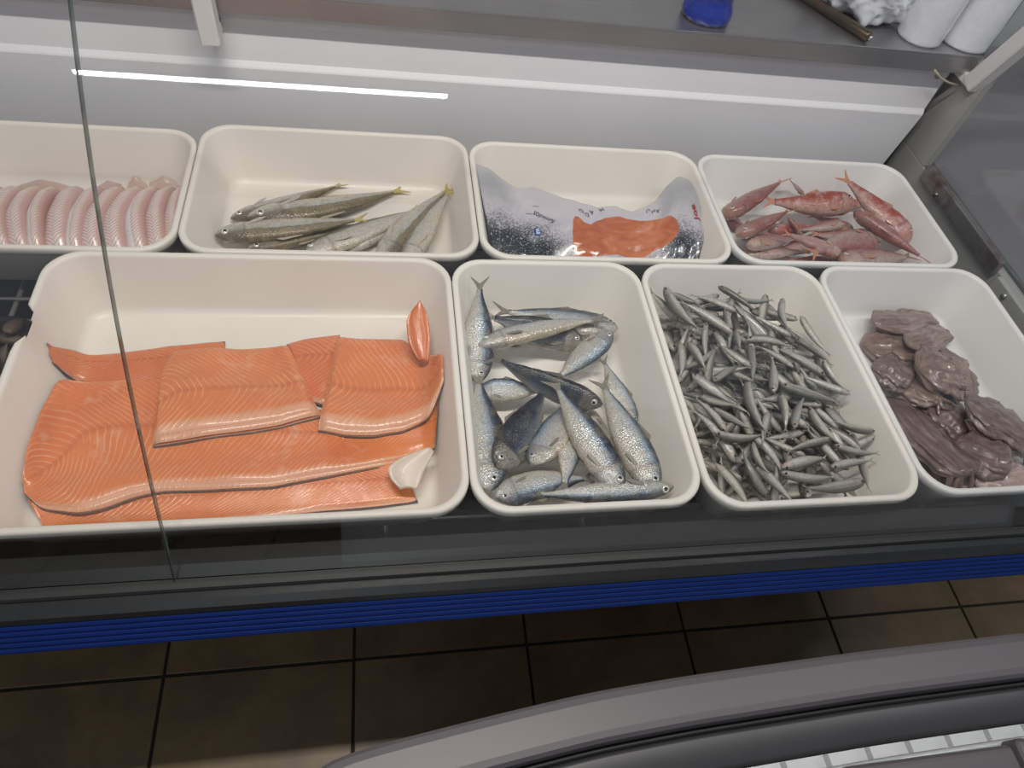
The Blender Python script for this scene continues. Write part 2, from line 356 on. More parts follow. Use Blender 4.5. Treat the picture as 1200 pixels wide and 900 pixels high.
# plastics on the worktop
m, nt, b = new_mat('milky_polythene_film'); n = noise(nt, scale_v(nt, coords(nt), (1, 1, 1)), 70, 4)
setp(nt, b, color=mix(nt, n, (.68, .70, .75), (.86, .87, .91)), rough=.18, coat=.6, normal=bump(nt, n, .25, .002)); M['film'] = m
m, nt, b = new_mat('blue_glazed_ceramic'); o = coords(nt); z = nd(nt, 'ShaderNodeSeparateXYZ', {0: o}).outputs[2]
ch = ramp(nt, math_(nt, 'ADD', z, math_(nt, 'MULTIPLY_ADD', noise(nt, o, 70, 4, .7), .030, -.012)), [(.0035, 1), (.0045, 0)])
setp(nt, b, color=mix(nt, ch, (.006, .030, .30), (.42, .38, .34)), rough=.18, coat=.6, coatr=.06); M['blueglaze'] = m
M['woodrod'] = simple('brown_metal_rod', (.10, .075, .05), .32, .6, var=.4, nscale=50)
M['wall'] = simple('pale_wall_paint', (.55, .55, .56), .7, var=.04)
m, nt, b = new_mat('clear_ribbed_plastic'); setp(nt, b, color=(.55, .58, .60), rough=.12, spec=.6, alpha=.55); M['clear'] = m
m, nt, b = new_mat('fluorescent_tube_glow'); setp(nt, b, color=(.9, .9, .9), rough=.4); M['lampbody'] = m

# ------------------------------------------------------------------ setting: floor, wall, ceiling
fl = box('floor', (-1.6, -2.4, FLOOR-.06), (3.2, 1.5, FLOOR-.004), M['grout'], bev=0); tag(fl, 'brown square floor tiles with dark grout', kind='structure')
TS = .3774; TX0 = -.2584; TY0 = .0127
tile_mesh = None
for i in range(-3, 9):
    for j in range(-6, 4):
        x = TX0+i*TS; y = TY0+j*TS
        if tile_mesh is None:
            t = box('tile', (.003, .003, -.008), (TS-.003, TS-.003, 0), M['tile'], fl, .0015, 1); tile_mesh = t.data
        else:
            t = bpy.data.objects.new('tile', tile_mesh); COL.objects.link(t); t.parent = fl
        t.location = (x, y, FLOOR)
wl = box('wall_back', (-1.6, 1.5, FLOOR-.06), (3.2, 1.6, CEIL), M['wall'], bev=0); tag(wl, 'plain pale wall behind the fish counter', kind='structure')
ce = box('ceiling', (-1.6, -2.4, CEIL), (3.2, 1.6, CEIL+.06), M['wall'], bev=0); tag(ce, 'pale shop ceiling', kind='structure')
for i, (lx, ly) in enumerate(LAMPS):
    e = empty('ceiling_lamp', (lx, ly, CEIL))
    box('lamp_housing', (-.62, -.05, -.06), (.62, .05, 0), M['lampbody'], e, .006)
    box('end_cap', (-.63, -.03, -.10), (-.605, .03, -.055), M['lampbody'], e, .004); box('end_cap', (.605, -.03, -.10), (.63, .03, -.055), M['lampbody'], e, .004)
    tag(e, ('fluorescent batten lamp on the ceiling in front of the counter', 'fluorescent batten lamp on the ceiling above the salmon trays', 'fluorescent batten lamp on the ceiling above the counter end')[i], 'lamp', 'ceiling lamps')

# ------------------------------------------------------------------ display case
XL, XR = -1.05, 1.40
case = empty('display_case', (0.2, .4, FLOOR))
tag(case, 'refrigerated fish counter with curved glass front and blue bumper', 'display case')
def cpart(o, p=None):
    if p is None: return at_world(o, case)
    o.parent = p; return o
cpart(box('base', (XL+.05, .26, FLOOR), (XR-.02, .84, -.26), M['dark']))
cpart(strip_x('tub', [(-.035, -.075), (-.02, -.20), (.03, -.245), (.80, -.245), (.86, -.20)], XL, XR, M['dark'], thick=.015))
rail_prof = [(-.004, -.058), (-.010, -.046), (-.030, -.044), (-.0445, -.050), (-.0450, -.066), (-.0600, -.066), (-.0602, -.056), (-.070, -.055), (-.0790, -.060), (-.0815, -.068), (-.0815, -.080), (-.056, -.10), (-.03, -.20), (-.012, -.20), (-.012, -.10)]
rail = strip_x('front_rail', rail_prof, XL, XR+.01, M['black'], thick=0)
cpart(rail)
cpart(strip_x('glazing_seal', [(-.0452, -.052), (-.046, -.050), (-.0575, -.051), (-.0600, -.054), (-.0600, -.060), (-.0452, -.060)], XL, XR, M['rubber']))
ny = 5
b0, b1 = np.array([-.080, -.073]), np.array([-.1005, -.112]); bd = (b1-b0)/ny; bn = np.array([bd[1], -bd[0]])/np.linalg.norm(bd)
bp = []
for k in range(ny):
    for q, o_ in ((0., 0.), (.12, .0022), (.5, .003), (.88, .0022)): bp.append(tuple(b0+bd*(k+q)+bn*o_))
bp += [tuple(b1), (-.0955, -.120), (-.055, -.122), (-.055, -.080)]
cpart(strip_x('bumper', bp, XL, XR+.012, M['blue']))
cpart(box('front_panel', (XL+.05, .20, FLOOR+.10), (XR-.02, .235, -.21), M['black']))
# wire rack the trays stand on
rack = empty('rack'); at_world(rack, case)
RZ = -.1125
wb = None
ro = Vector(case.location)
for k in range(19):
    y = -.002+k*.046
    if wb is None:
        b_ = tube('rack_bar', [(XL+.02, 0, 0), (XR-.01, 0, 0)], .0032, M['wire'], rack, 8); wb = b_.data
    else:
        b_ = bpy.data.objects.new('rack_bar', wb); COL.objects.link(b_); b_.parent = rack
    b_.location = (0, y, RZ)
tube('front_bar', [(XL+.02, -.0005, -.094), (XR-.01, -.0005, -.094)], .0048, M['wire'], rack, 10)
wb = None
for k in range(9):
    x = XL+.08+k*.29
    if wb is None:
        b_ = tube('cross_bar', [(0, -.01, 0), (0, .835, 0)], .0042, M['wire'], rack, 8); wb = b_.data
    else:
        b_ = bpy.data.objects.new('cross_bar', wb); COL.objects.link(b_); b_.parent = rack
    b_.location = (x, 0, RZ-.0074)
rack.location = -ro
# back panel, profiled
pp = [(.878, .180), (.8775, .140), (.8745, .120), (.8715, .100), (.8690, .079), (.8630, .071), (.8615, .068), (.8615, -.235)]
bk = strip_x('back_panel', pp, XL, 1.362, M['panel'], thick=-.006, x1s=.10); cpart(bk)
cpart(tube('screw', [(1.352, .880, .150), (1.352, .872, .150)], .0045, M['steel_rust'], None, 10))
# right end: steel wall, bracket strips, glass
cpart(box('end_panel', (XR, -.02, -.26), (XR+.02, .90, -.02), M['steel_end'], None, .002))
cpart(box('end_post', (XR, .80, -.02), (XR+.02, .90, .20), M['steel_end'], None, .002))
cpart(box('end_bracket', (XR-.016, .47, -.030), (XR-.001, .775, .004), M['steel_rust'], None, .002))
cpart(box('end_bracket', (XR-.014, .02, -.052), (XR-.001, .455, -.018), M['steel_end'], None, .002))
for (x, y) in ((1097, 228), (1177, 347)):
    p = on(0, XR-.016, x, y); cpart(tube('screw', [(XR-.012, p[1], p[2]), (XR-.020, p[1], p[2])], .0055, M['steel_rust'] if x < 1100 else M['wire'], None, 10))
GC = (.498, .131, .418, -.03)
gy = lambda z: ((GC[0]*z+GC[1])*z+GC[2])*z+GC[3]
gz = np.linspace(-.062, .66, 40)
gprof = np.array([(gy(z), z) for z in gz])
def pane(name, x0, x1):
    t = np.gradient(gprof, axis=0); t /= np.linalg.norm(t, axis=1)[:, None]; nn = np.stack([t[:, 1], -t[:, 0]], 1)
    inn = gprof+.006*nn; n = len(gprof)
    v = [(x0, y, z) for y, z in gprof]+[(x1, y, z) for y, z in gprof]+[(x1, y, z) for y, z in inn]+[(x0, y, z) for y, z in inn]
    f = []; fm = []
    for k in range(n-1):
        for a, b_, mt in ((0, 1, 0), (1, 2, 1), (2, 3, 0), (3, 0, 1)):
            f.append((a*n+k, b_*n+k, b_*n+k+1, a*n+k+1)); fm.append(mt)
    f.append((0, n, 2*n, 3*n)[::-1]); fm.append(1); f.append((n-1, 2*n-1, 3*n-1, 4*n-1)); fm.append(1)
    o = mk(name, v, f, [M['glass'], M['glass_edge']], None, smooth=False, fm=fm)
    cpart(o); return o
JX = -.058
pane('glass_pane', XL, JX-.0009); pane('glass_pane', JX+.0009, XR-.004)
# end glass: a sheet closing the right side, under the curve of the front pane
ep = [(y+.006, z) for y, z in gprof[4:]]+[(.86, .66), (.86, -.018)]
A = np.array([(XR+.004, y, z) for y, z in ep]); B = A+np.array([.006, 0, 0]); n = len(ep)
v, f = loft([A, B]); cpart(mk('end_glass', v, f, [M['glass'], M['glass_edge']], None, smooth=False, fm=[1]*n+[0, 0]))
# posts that carry the glass
for (bx_, by_, tx_, ty_) in ((248, 47, 238, 0), (1139, 99, 1200, 48)):
    p0 = on(1, .825, bx_, by_); p1 = on(0, p0[0], tx_, ty_)
    d = (p1-p0)/np.linalg.norm(p1-p0); s = np.array([1, 0, 0]); q = np.cross(s, d); q /= np.linalg.norm(q)
    L = .62; a = .0155; bb = .015; e = p0+d*L
    c8 = [(-a, -bb), (-a+.003, -bb-.003), (a-.003, -bb-.003), (a, -bb), (a, bb), (a-.003, bb+.003), (-a+.003, bb+.003), (-a, bb)]
    rings = [np.array([P+s*i+q*j for i, j in c8]) for P in (p0, e)]
    v, f = loft(rings); cpart(mk('glass_post', v, f, M['post'], None, smooth=False))
    cpart(box('post_bracket', (p0[0]-.012, p0[1]-.004, p0[2]-.006), (p0[0]+.012, .884, p0[2]+.012), M['post'], None, .002))

# steel worktop behind the glass case
wt = empty('worktop', (.2, .95, .21)); tag(wt, 'brushed stainless steel worktop with folded front lip behind the trays', 'worktop')
at_world(box('worktop_sheet', (XL, .850, .204), (1.405, 1.45, .210), M['steel'], None, .0015), wt)
at_world(box('front_lip', (XL, .8500, .172), (1.405, .8535, .2045), M['steel'], None, .0012), wt)
at_world(box('support', (XL+.05, .90, FLOOR), (1.38, 1.43, .204), M['dark'], None, .002), wt)

# counter beyond the glass end
nb = empty('side_counter', (2.0, .4, FLOOR)); tag(nb, 'grey counter beyond the glass end of the fish display', 'counter')
M['counter'] = simple('grey_counter_laminate', (.17, .16, .17), .4, var=.12, nscale=5)
at_world(box('body', (1.46, .18, FLOOR), (2.5, 1.38, -.05), M['counter'], None, .004), nb)
at_world(box('top', (1.44, .15, -.05), (2.53, 1.40, -.02), M['counter'], None, .004), nb)

# ------------------------------------------------------------------ trays
def rrect(x0, x1, y0, y1, r, k=9):
    out = []
    for cx, cy, a0 in ((x1-r, y1-r, 0), (x0+r, y1-r, PI/2), (x0+r, y0+r, PI), (x1-r, y0+r, 1.5*PI)):
        for t in np.linspace(0, PI/2, k): out.append((cx+r*math.cos(a0+t), cy+r*math.sin(a0+t)))
    # extra points along the long straight edges
    res = []
    for i, p in enumerate(out):
        q = out[(i+1) % len(out)]; res.append(p)
        if (i+1) % k == 0:
            for s in np.linspace(0, 1, 26)[1:-1]: res.append((p[0]+s*(q[0]-p[0]), p[1]+s*(q[1]-p[1])))
    return np.array(res)
TRZ = -.1015
RINGS = [(.046, -.1085), (.038, -.1075), (.031, -.100), (.0085, -.020), (.0065, -.0150), (.002, -.0150), (.0004, -.0125), (.0, -.003), (.0012, -.0006), (.0032, .0003), (.0068, .0002), (.0092, -.0012), (.0108, -.0045), (.033, -.088), (.038, -.0965), (.046, -.1010), (.062, TRZ)]
def tray(rect, mat, label, chip=None, z=0, group='white plastic fish trays', sz=1.):
    x0, x1, y0, y1 = rect; cx, cy = (x0+x1)/2, (y0+y1)/2; rings = []
    for ins, zz in RINGS:
        r = max(.012, .052-ins*.55)
        R = rrect(x0+ins, x1-ins, y0+ins, y1-ins, r)
        rg = np.c_[R[:, 0]-cx, R[:, 1]-cy, np.full(len(R), zz*sz)]
        if chip and zz > -.03:
            for k in range(len(rg)):
                px_, py_ = rg[k, 0]+cx, rg[k, 1]+cy
                if px_ < x0+.03 and chip[0] < py_ < chip[1]:
                    d = min(py_-chip[0], chip[1]-py_); rg[k, 0] = max(rg[k, 0], x0-cx+.0115*min(1, d/.012)); rg[k, 2] -= .002*min(1, d/.01)
        rings.append(rg)
    v, f = loft(rings)
    # centre the floor
    o = mk('fish_tray', v, f, mat); o.location = (cx, cy, z)
    tag(o, label, 'tray', group)
    return o
T = {'salmon': (-.300, .300, .000, .4565), 'sardine': (.3012, .6255, -.004, .4555), 'anch': (.6275, .969, -.014, .455), 'squid': (.971, 1.326, -.010, .4575),
     'whit': (-.127, .3545, .4585, .791), 'bag': (.356, .8235, .4585, .782), 'mul': (.825, 1.307, .4595, .778), 'cod': (-.606, -.1285, .4575, .768), 'shell': (-.665, -.309, .012, .385)}
tray(T['salmon'], M['cream'], 'large cream plastic tray with chipped rim holding salmon fillets', chip=(.275, .345))
tray(T['sardine'], M['tray'], 'white plastic tray full of sardines beside the salmon tray')
tray(T['anch'], M['tray'], 'white plastic tray heaped with small grey fish')
tray(T['squid'], M['blueish'], 'white plastic tray holding brown cuttlefish')
tray(T['whit'], M['cream'], 'cream plastic tray holding a few olive-backed whiting')
tray(T['bag'], M['tray'], 'white plastic tray holding a printed bag of smoked salmon')
tray(T['mul'], M['blueish'], 'white plastic tray holding red mullet')
tray(T['cod'], M['cream'], 'cream plastic tray holding a row of pink skinned fish')
tray(T['shell'], M['black'], 'black plastic tray of dark shellfish beside the chipped salmon tray', group='other fish trays', z=-.068, sz=.37)

# ------------------------------------------------------------------ height field: what already lies in a tray
class HF:
    G = .003
    def __init__(s, rect):
        s.x0, s.x1, s.y0, s.y1 = rect; s.nx = int((s.x1-s.x0)/s.G)+1; s.ny = int((s.y1-s.y0)/s.G)+1
        X, Y = np.meshgrid(s.x0+np.arange(s.nx)*s.G, s.y0+np.arange(s.ny)*s.G, indexing='ij'); s.X, s.Y = X, Y
        d = np.minimum(np.minimum(X-s.x0, s.x1-X), np.minimum(Y-s.y0, s.y1-Y))
        s.H = TRZ+.0008+np.clip((.034-d)/.018, 0, 1)*.095
    def idx(s, x, y):
        return np.clip(np.round((np.asarray(x)-s.x0)/s.G).astype(int), 0, s.nx-1), np.clip(np.round((np.asarray(y)-s.y0)/s.G).astype(int), 0, s.ny-1)
    def get(s, x, y):
        i, j = s.idx(x, y); return s.H[i, j]
    def blur(s, r):
        k = int(r/s.G); H = s.H.copy()
        for _ in range(2):
            P = np.pad(H, ((k, k), (0, 0)), mode='edge'); c = np.cumsum(np.vstack([np.zeros((1, P.shape[1])), P]), 0); H = (c[2*k+1:]-c[:-2*k-1])/(2*k+1)
            P = np.pad(H, ((0, 0), (k, k)), mode='edge'); c = np.cumsum(np.hstack([np.zeros((P.shape[0], 1)), P]), 1); H = (c[:, 2*k+1:]-c[:, :-2*k-1])/(2*k+1)
        return H
    def put(s, x, y, z, rad=1):
        i, j = s.idx(x, y)
        for a in range(-rad, rad+1):
            for b_ in range(-rad, rad+1):
                np.maximum.at(s.H, (np.clip(i+a, 0, s.nx-1), np.clip(j+b_, 0, s.ny-1)), z)

# ------------------------------------------------------------------ fish
PU = np.array([0, .06, .2, .4, .6, .75, .85, .93, .98, 1.])
KIND = {
 'sardine': dict(h=.205, w=.120, up=[.20, .22, .52, .86, 1, .98, .86, .60, .34, .10], lo=[.20, .24, .62, 1.0, 1.1, 1.02, .92, .66, .40, .14], wi=[.12, .25, .60, .92, 1, 1, .95, .76, .48, .14], tail=.15, ts=.095, eye=(.918, .30, .030)),
 'whiting': dict(h=.150, w=.110, up=[.22, .26, .55, .86, 1, .98, .88, .62, .38, .12], lo=[.22, .26, .55, .9, 1.05, 1., .92, .66, .36, .12], wi=[.14, .25, .55, .86, 1, 1, .95, .78, .5, .16], tail=.12, ts=.065, eye=(.925, .30, .026)),
 'mullet': dict(h=.235, w=.185, up=[.26, .30, .50, .80, 1, 1.05, 1.0, .80, .52, .16], lo=[.26, .30, .55, .88, 1., .98, .92, .78, .55, .2], wi=[.2, .28, .55, .88, 1, 1, .97, .85, .62, .22], tail=.17, ts=.085, eye=(.90, .52, .030)),
 'small': dict(h=.185, w=.150, up=[.20, .26, .6, .9, 1, .98, .88, .64, .38, .14], lo=[.20, .26, .6, .95, 1.05, 1., .9, .68, .4, .16], wi=[.16, .28, .62, .92, 1, 1, .95, .8, .52, .18], tail=.13, ts=.07, eye=(.92, .25, .030))}
def fish_geo(kind, L, by, bz, NU=36, NV=18, seed=0, hk=1.):
    """body mesh data; x runs tail to head, y to the back, z sideways; origin mid-body"""
    K = KIND[kind]; u = np.linspace(0, 1, NU); u = u+.0*u
    sm = lambda a: np.convolve(np.pad(np.interp(np.linspace(0, 1, 201), PU, a), 9, mode='edge'), np.ones(19)/19, 'valid')
    g = np.linspace(0, 1, 201)
    up = np.interp(u, g, sm(K['up']))*K['h']*L/2*hk; lo = np.interp(u, g, sm(K['lo']))*K['h']*L/2*hk; wi = np.interp(u, g, sm(K['wi']))*K['w']*L/2
    up[-1] *= .5; lo[-1] *= .5; wi[-1] *= .5
    gill = np.clip((u-.77)/.03, 0, 1)*np.clip((.95-u)/.12, 0, 1); wi = wi*(1+.09*gill)
    sy, sz = spine(L, by, bz, u)
    th = np.linspace(0, 2*PI, NV, endpoint=False); rings = []; uv = []
    r = np.random.default_rng(seed); dents = r.normal(0, .035, (NU, NV)); dents[1:-1] = (dents[:-2]+2*dents[1:-1]+dents[2:])/4
    for i in range(NU):
        c, s = np.cos(th), np.sin(th); a = np.where(c > 0, up[i], lo[i])
        q = 1+dents[i]
        # flatter flanks than an ellipse
        y = a*np.sign(c)*np.abs(c)**.92*q; z = wi[i]*np.sign(s)*np.abs(s)**.85*q
        rings.append(np.c_[np.full(NV, (u[i]-.5)*L), y+sy[i], z+sz[i]]); uv += [(u[i], .5+.5*k) for k in c]
    v, f = loft(rings); return v, f, uv, (up, lo, wi)
def spine(L, by, bz, u):
    u = np.asarray(u, float); k = 4*(u-.5)**2
    return by*L*k, bz*L*k
def plate(pts, th):
    n = len(pts); v = [(x, y, z+th) for x, y, z in pts]+[(x, y, z-th) for x, y, z in pts]
    f = [tuple(range(n)), tuple(range(2*n-1, n-1, -1))]+[(i, i+n, (i+1) % n+n, (i+1) % n) for i in range(n)]
    return v, f
def tail_pts(kind, L, by, bz):
    K = KIND[kind]; tl, ts = K['tail']*L, K['ts']*L; h0 = .20*K['h']*L/2
    s0 = spine(L, by, bz, [0.0, .04]); dy = (s0[0][0]-s0[0][1])/(.04*L); dz = (s0[1][0]-s0[1][1])/(.04*L)
    P = [(.02, .9), (0, 1.), (-.35, 2.2), (-.75, None), (-1., None), (-.72, None), (-.45, 0)]
    up = [(.03*L, h0*.9), (0, h0), (-.35*tl, ts*.42), (-.8*tl, ts*.9), (-tl, ts*1.05), (-.72*tl, ts*.52), (-.48*tl, ts*.10), (-.42*tl, 0)]
    pts = up+[(x, -y) for x, y in up[-2::-1]]
    return [(x-.5*L, y+s0[0][0]+dy*max(0, -x), s0[1][0]+dz*max(0, -x)) for x, y in pts]
def add_eye(parent, kind, L, by, bz, W, fm=None, sides=(1, -1)):
    K = KIND[kind]; eu, ev, er = K['eye']; sy, sz = spine(L, by, bz, [eu]); r = er*L
    i = int(round(eu*(len(W[0])-1))); up, lo, wi = (a[i] for a in W)
    for sd in sides:
        z = wi*math.sqrt(max(.1, 1-(ev)**2))*.93
        rings = []; N = 14
        for rr, zz in ((1.12, -.25), (1., .12), (.78, .30), (.50, .40), (.48, .405), (.25, .47), (.04, .5)):
            rings.append(np.array([(rr*r*math.cos(t), rr*r*math.sin(t), zz*r*sd) for t in np.linspace(0, 2*PI*sd, N, endpoint=False)]))
        v, f = loft(rings[:4]); o = mk('eye', v, f, M['iris'], parent)
        v, f = loft([rings[3]*.98]+rings[4:]); mk('pupil', v, f, M['pupil'], o)
        o.location = ((eu-.5)*L, ev*up+sy[0], z*sd+sz[0]); o.rotation_euler = (-.25*sd, 0, 0)
def build_fish(name, kind, L, by, bz, mat, finmat, seed, eyes=True, hk=1., fin2=None):
    fin2 = fin2 or finmat
    v, f, uv, W = fish_geo(kind, L, by, bz, seed=seed, hk=hk)
    root = empty(name)
    body = mk('body', v, f, mat, root, uv)
    tv, tf = plate(tail_pts(kind, L, by, bz), .0006); mk('tail_fin', tv, tf, finmat, root, smooth=False)
    # dorsal fin, folded low along the back
    us = np.linspace(.42, .60, 6); i = np.round(us*(len(W[0])-1)).astype(int); sy, sz = spine(L, by, bz, us)
    hh = KIND[kind]['h']*L*.16*np.array([.1, .35, .6, .85, 1., .2])
    lower = [((a-.5)*L, W[0][k]*.85+s, zz) for a, k, s, zz in zip(us, i, sy, sz)]; upper = [((a-.5)*L-.02*L, W[0][k]+s+h, zz) for a, k, s, h, zz in zip(us, i, sy, hh, sz)]
    tv, tf = plate(lower+upper[::-1], .0005); mk('dorsal_fin', tv, tf, fin2, root, smooth=False)
    # pectoral fins behind the gill covers
    k = int(.75*(len(W[0])-1)); sy, sz = spine(L, by, bz, [.75])
    for sd in (1, -1):
        z = W[2][k]*.93*sd+sz[0]; y0 = -.42*W[1][k]+sy[0]
        pp_ = [((.76-.5)*L, y0+.015*L, z), ((.76-.5)*L, y0-.012*L, z), ((.68-.5)*L, y0-.040*L, z+.010*L*sd), ((.63-.5)*L, y0-.040*L, z+.012*L*sd), ((.66-.5)*L, y0-.010*L, z+.011*L*sd)]
        tv, tf = plate(pp_, .0005); mk('pectoral_fin', tv, tf, fin2, root, smooth=False)
    if eyes: add_eye(root, kind, L, by, bz, W)
    return root, W
def rest(hf, A, B, t, wid, sink=.85, free=.9, maxslope=.5):
    """lowest straight rest of a body from xy A (tail) to B (head) with half thickness t(u) on what lies below"""
    n = len(t); s = np.linspace(0, 1, n); D = np.array(B)-np.array(A); L = np.linalg.norm(D); pn = np.array([-D[1], D[0]])/max(L, 1e-6)
    need = np.full(n, -9.)
    for off in (-.45, 0, .45):
        x = A[0]+s*D[0]+pn[0]*wid*off; y = A[1]+s*D[1]+pn[1]*wid*off
        need = np.maximum(need, hf.get(x, y)+t*sink*(1. if off == 0 else .55))
    best = None
    for sl in np.linspace(-maxslope, maxslope, 41):
        rel = need-(s-.5)*L*sl
        a = np.quantile(rel, free); cost = a+abs(sl)*.010*L/.2
        if best is None or cost < best[0]: best = (cost, a, sl)
    return best[1]-best[2]*L/2, best[1]+best[2]*L/2
def orient(o, tail, head, roll):
    X = head-tail; X = X/np.linalg.norm(X); Z = np.array([0, 0, 1.]); Y = np.cross(Z, X); Y /= np.linalg.norm(Y); Z = np.cross(X, Y)
    r = math.radians(roll); Y2 = math.cos(r)*Y+math.sin(r)*Z; Z2 = -math.sin(r)*Y+math.cos(r)*Z; c = (head+tail)/2
    o.matrix_world = Matrix([[X[i], Y2[i], Z2[i], c[i]] for i in range(3)]+[[0, 0, 0, 1]])
def lay_fish(name, kind, hf, hpx, tpx, mat, finmat, label, cat, group, roll=0, by=0., bz=0., z0=-.075, seed=0, thick=None, sink=.85, free=.88, hk=1., maxslope=.5, grow=1., inset=.034, cap=0., fin2=None, fz=(None, None)):
    """hpx / tpx: snout and tail tip in the photograph; the depth comes from what the fish rests on"""
    K = KIND[kind]; zh = zt = z0; tf = K['tail']
    for it in range(3):
        Hp = pz(hpx[0], hpx[1], zh); Tp = pz(tpx[0], tpx[1], zt)
        for q in (Hp, Tp): q[0] = min(max(q[0], hf.x0+inset), hf.x1-inset); q[1] = min(max(q[1], hf.y0+inset), hf.y1-inset)
        D = Hp[:2]-Tp[:2]; Ltot = np.linalg.norm(Hp-Tp); L = Ltot/(1+tf)*grow
        base = Tp[:2]+D*(tf/(1+tf))
        g = np.linspace(0, 1, 24); wi = np.interp(g, PU, K['wi'])*K['w']*L/2; hi = np.interp(g, PU, K['up'])*K['h']*L/2*hk
        r = math.radians(roll); t = abs(math.cos(r))*wi+abs(math.sin(r))*hi; wd = abs(math.cos(r))*K['h']*L*hk+abs(math.sin(r))*K['w']*L
        a, b_ = rest(hf, base, Hp[:2], t, wd, sink, free, maxslope)
        lo_ = TRZ+t.max()*.9; a = max(min(a, cap), TRZ+t.max()*.55); b_ = max(min(b_, cap), TRZ+t.max()*.8)
        if fz[0] is not None: b_ = fz[0]
        if fz[1] is not None: a = fz[1]
        zt, zh = a, b_
    root, W = build_fish(name, kind, L, by, bz, mat, finmat, seed, hk=hk, fin2=fin2)
    tail = np.array([base[0], base[1], a]); head = np.array([Hp[0], Hp[1], b_]); orient(root, tail, head, roll)
    tag(root, label, cat, group)
    s = np.linspace(0, 1, 60); X = base[0]+s*D[0]/(1+tf); Y = base[1]+s*D[1]/(1+tf); tt = np.interp(s, g, t); Z = a+(b_-a)*s
    pn = np.array([-D[1], D[0]])/np.linalg.norm(D)
    for off in np.linspace(-.46, .46, 9):
        k = np.interp(s, g, hi)/max(hi.max(), 1e-6)
        hf.put(X+pn[0]*wd*off*k, Y+pn[1]*wd*off*k, Z+tt*.85*math.sqrt(max(0, 1-(2*off)**2)))
    return root

# ---- sardines, lowest first: head px, tail px
hs = HF(T['sardine'])
c6 = lambda x, y: (530+x/2.813, 300+y/2.813)
SG = 'sardines in the white tray'
SARD = [
 ((545, 238), (130, 178), 'sardine', 0, .0, 0, 'yellowish sardine lying furthest back along the tray wall'),
 ((430, 285), (95, 195), 'sardine_dark', 40, .0, 0, 'dark blue-backed sardine across the back of the tray'),
 ((600, 560), (490, 330), 'sardine_pale', 0, .0, 0, 'sardine lying under the others beside the empty tray wall'),
 ((70, 440), (310, 440), 'sardine_pale', 150, -.03, 0, 'belly-up pale sardine with brownish belly in the middle'),
 ((62, 420), (88, 60), 'sardine', 10, 0, 0, 'long sardine along the tray side with tail against the back wall'),
 ((525, 250), (330, 420), 'sardine_pale', 170, .0, 0, 'shiny silver sardine pointing to the back corner'),
 ((440, 500), (540, 720), 'sardine_pale', 0, .0, 0, 'sardine mostly hidden beneath the crossing fish'),
 ((90, 775), (70, 375), 'sardine', 10, .0, 0, 'grey sardine along the tray side with reddish gill'),
 ((62, 287), (505, 195), 'sardine_pale', 205, -.045, 0, 'pale sardine with red gill lying on the dark-backed one'),
 ((150, 700), (325, 420), 'sardine_dark', 150, .02, 0, 'dark sardine with its yellow eye facing the front corner'),
 ((270, 690), (420, 440), 'sardine_pale', 200, .03, 0, 'plump sardine with clear round eye in the middle'),
 ((745, 812), (230, 842), 'sardine', 190, -.02, 0, 'long thin sardine along the front rim with pointed snout'),
 ((75, 790), (470, 715), 'sardine', 0, .03, 0, 'bright sardine with round eye at the front corner'),
 ((410, 510), (365, 800), 'sardine_pale', 190, .0, 0, 'sardine with its tail fanned towards the front rim'),
 ((490, 500), (108, 335), 'sardine_dark', 65, .03, 0, 'dark curved sardine crossing over the middle of the heap'),
 ((672, 775), (482, 395), 'sardine_pale', 14, .0, 0, 'blue-silver sardine beside the empty side of the tray'),
 ((560, 775), (322, 395), 'sardine', 14, .0, 0, 'bright blue-silver sardine with forked tail on top of the heap'),
]
# girth, then snout and tail height above the tray floor, in the order of the list
HKL = [1.35, 1.6, 1.5, 1.9, 1.45, 1.7, 1.5, 1.7, 1.08, 1.75, 1.75, .78, 1.55, 1.5, 1.22, 1.38, 1.32]
FZL = [(-.055, -.045), (-.058, -.045), (-.065, -.060), (-.060, -.060), (-.058, -.012), (-.045, -.066), (-.07, -.07), (-.050, -.050), (-.038, -.030), (-.036, -.048), (-.036, -.050), (-.026, -.030), (-.026, -.042), (-.050, -.030), (-.038, -.028), (-.030, -.030), (-.022, -.020)]
for k, (h, t, mt, roll, by, bz, lab) in enumerate(SARD):
    lay_fish('sardine', 'sardine', hs, c6(*h), c6(*t), M[mt], M['fin'], lab, 'fish', SG, roll, by, bz, seed=k, sink=.8, free=.8, maxslope=.35, hk=HKL[k], fz=FZL[k], cap=-.082+.062*k/len(SARD))

# ---- whiting
hw = HF(T['whit']); c2 = lambda x, y: (200+x/3.333, 130+y/3.333)
WH = [
 ((240, 425), (690, 285), 20, -.03, 'pale whiting furthest back with yellow tail'),
 ((700, 545), (985, 370), 200, .02, 'pale whiting belly towards the others with dark snapped end'),
 ((300, 540), (775, 430), 15, .02, 'whiting along the front rim under the others'),
 ((520, 560), (1010, 372), 190, .0, 'pale whiting slanting between the other fish'),
 ((310, 430), (940, 315), 12, -.05, 'large olive whiting with yellow forked tail lying on top'),
 ((160, 490), (780, 425), 8, -.02, 'silver-headed whiting with round white eye nearest the tray corner'),
 ((800, 590), (1100, 285), 10, .035, 'olive-backed whiting curving up to the side wall'),
 ((900, 600), (1115, 300), 185, -.02, 'pale-bellied whiting against the tray side wall'),
]
for k, (h, t, roll, by, lab) in enumerate(WH):
    lay_fish('whiting', 'whiting', hw, c2(*h), c2(*t), M['whiting'], M['fin_yellow'], lab, 'fish', 'whiting in the cream tray', roll, by, 0, z0=-.09, seed=40+k, sink=.85, free=.85, maxslope=.2, hk=1.5, cap=-.088+.028*k/len(WH), fin2=M['fin_pale'])

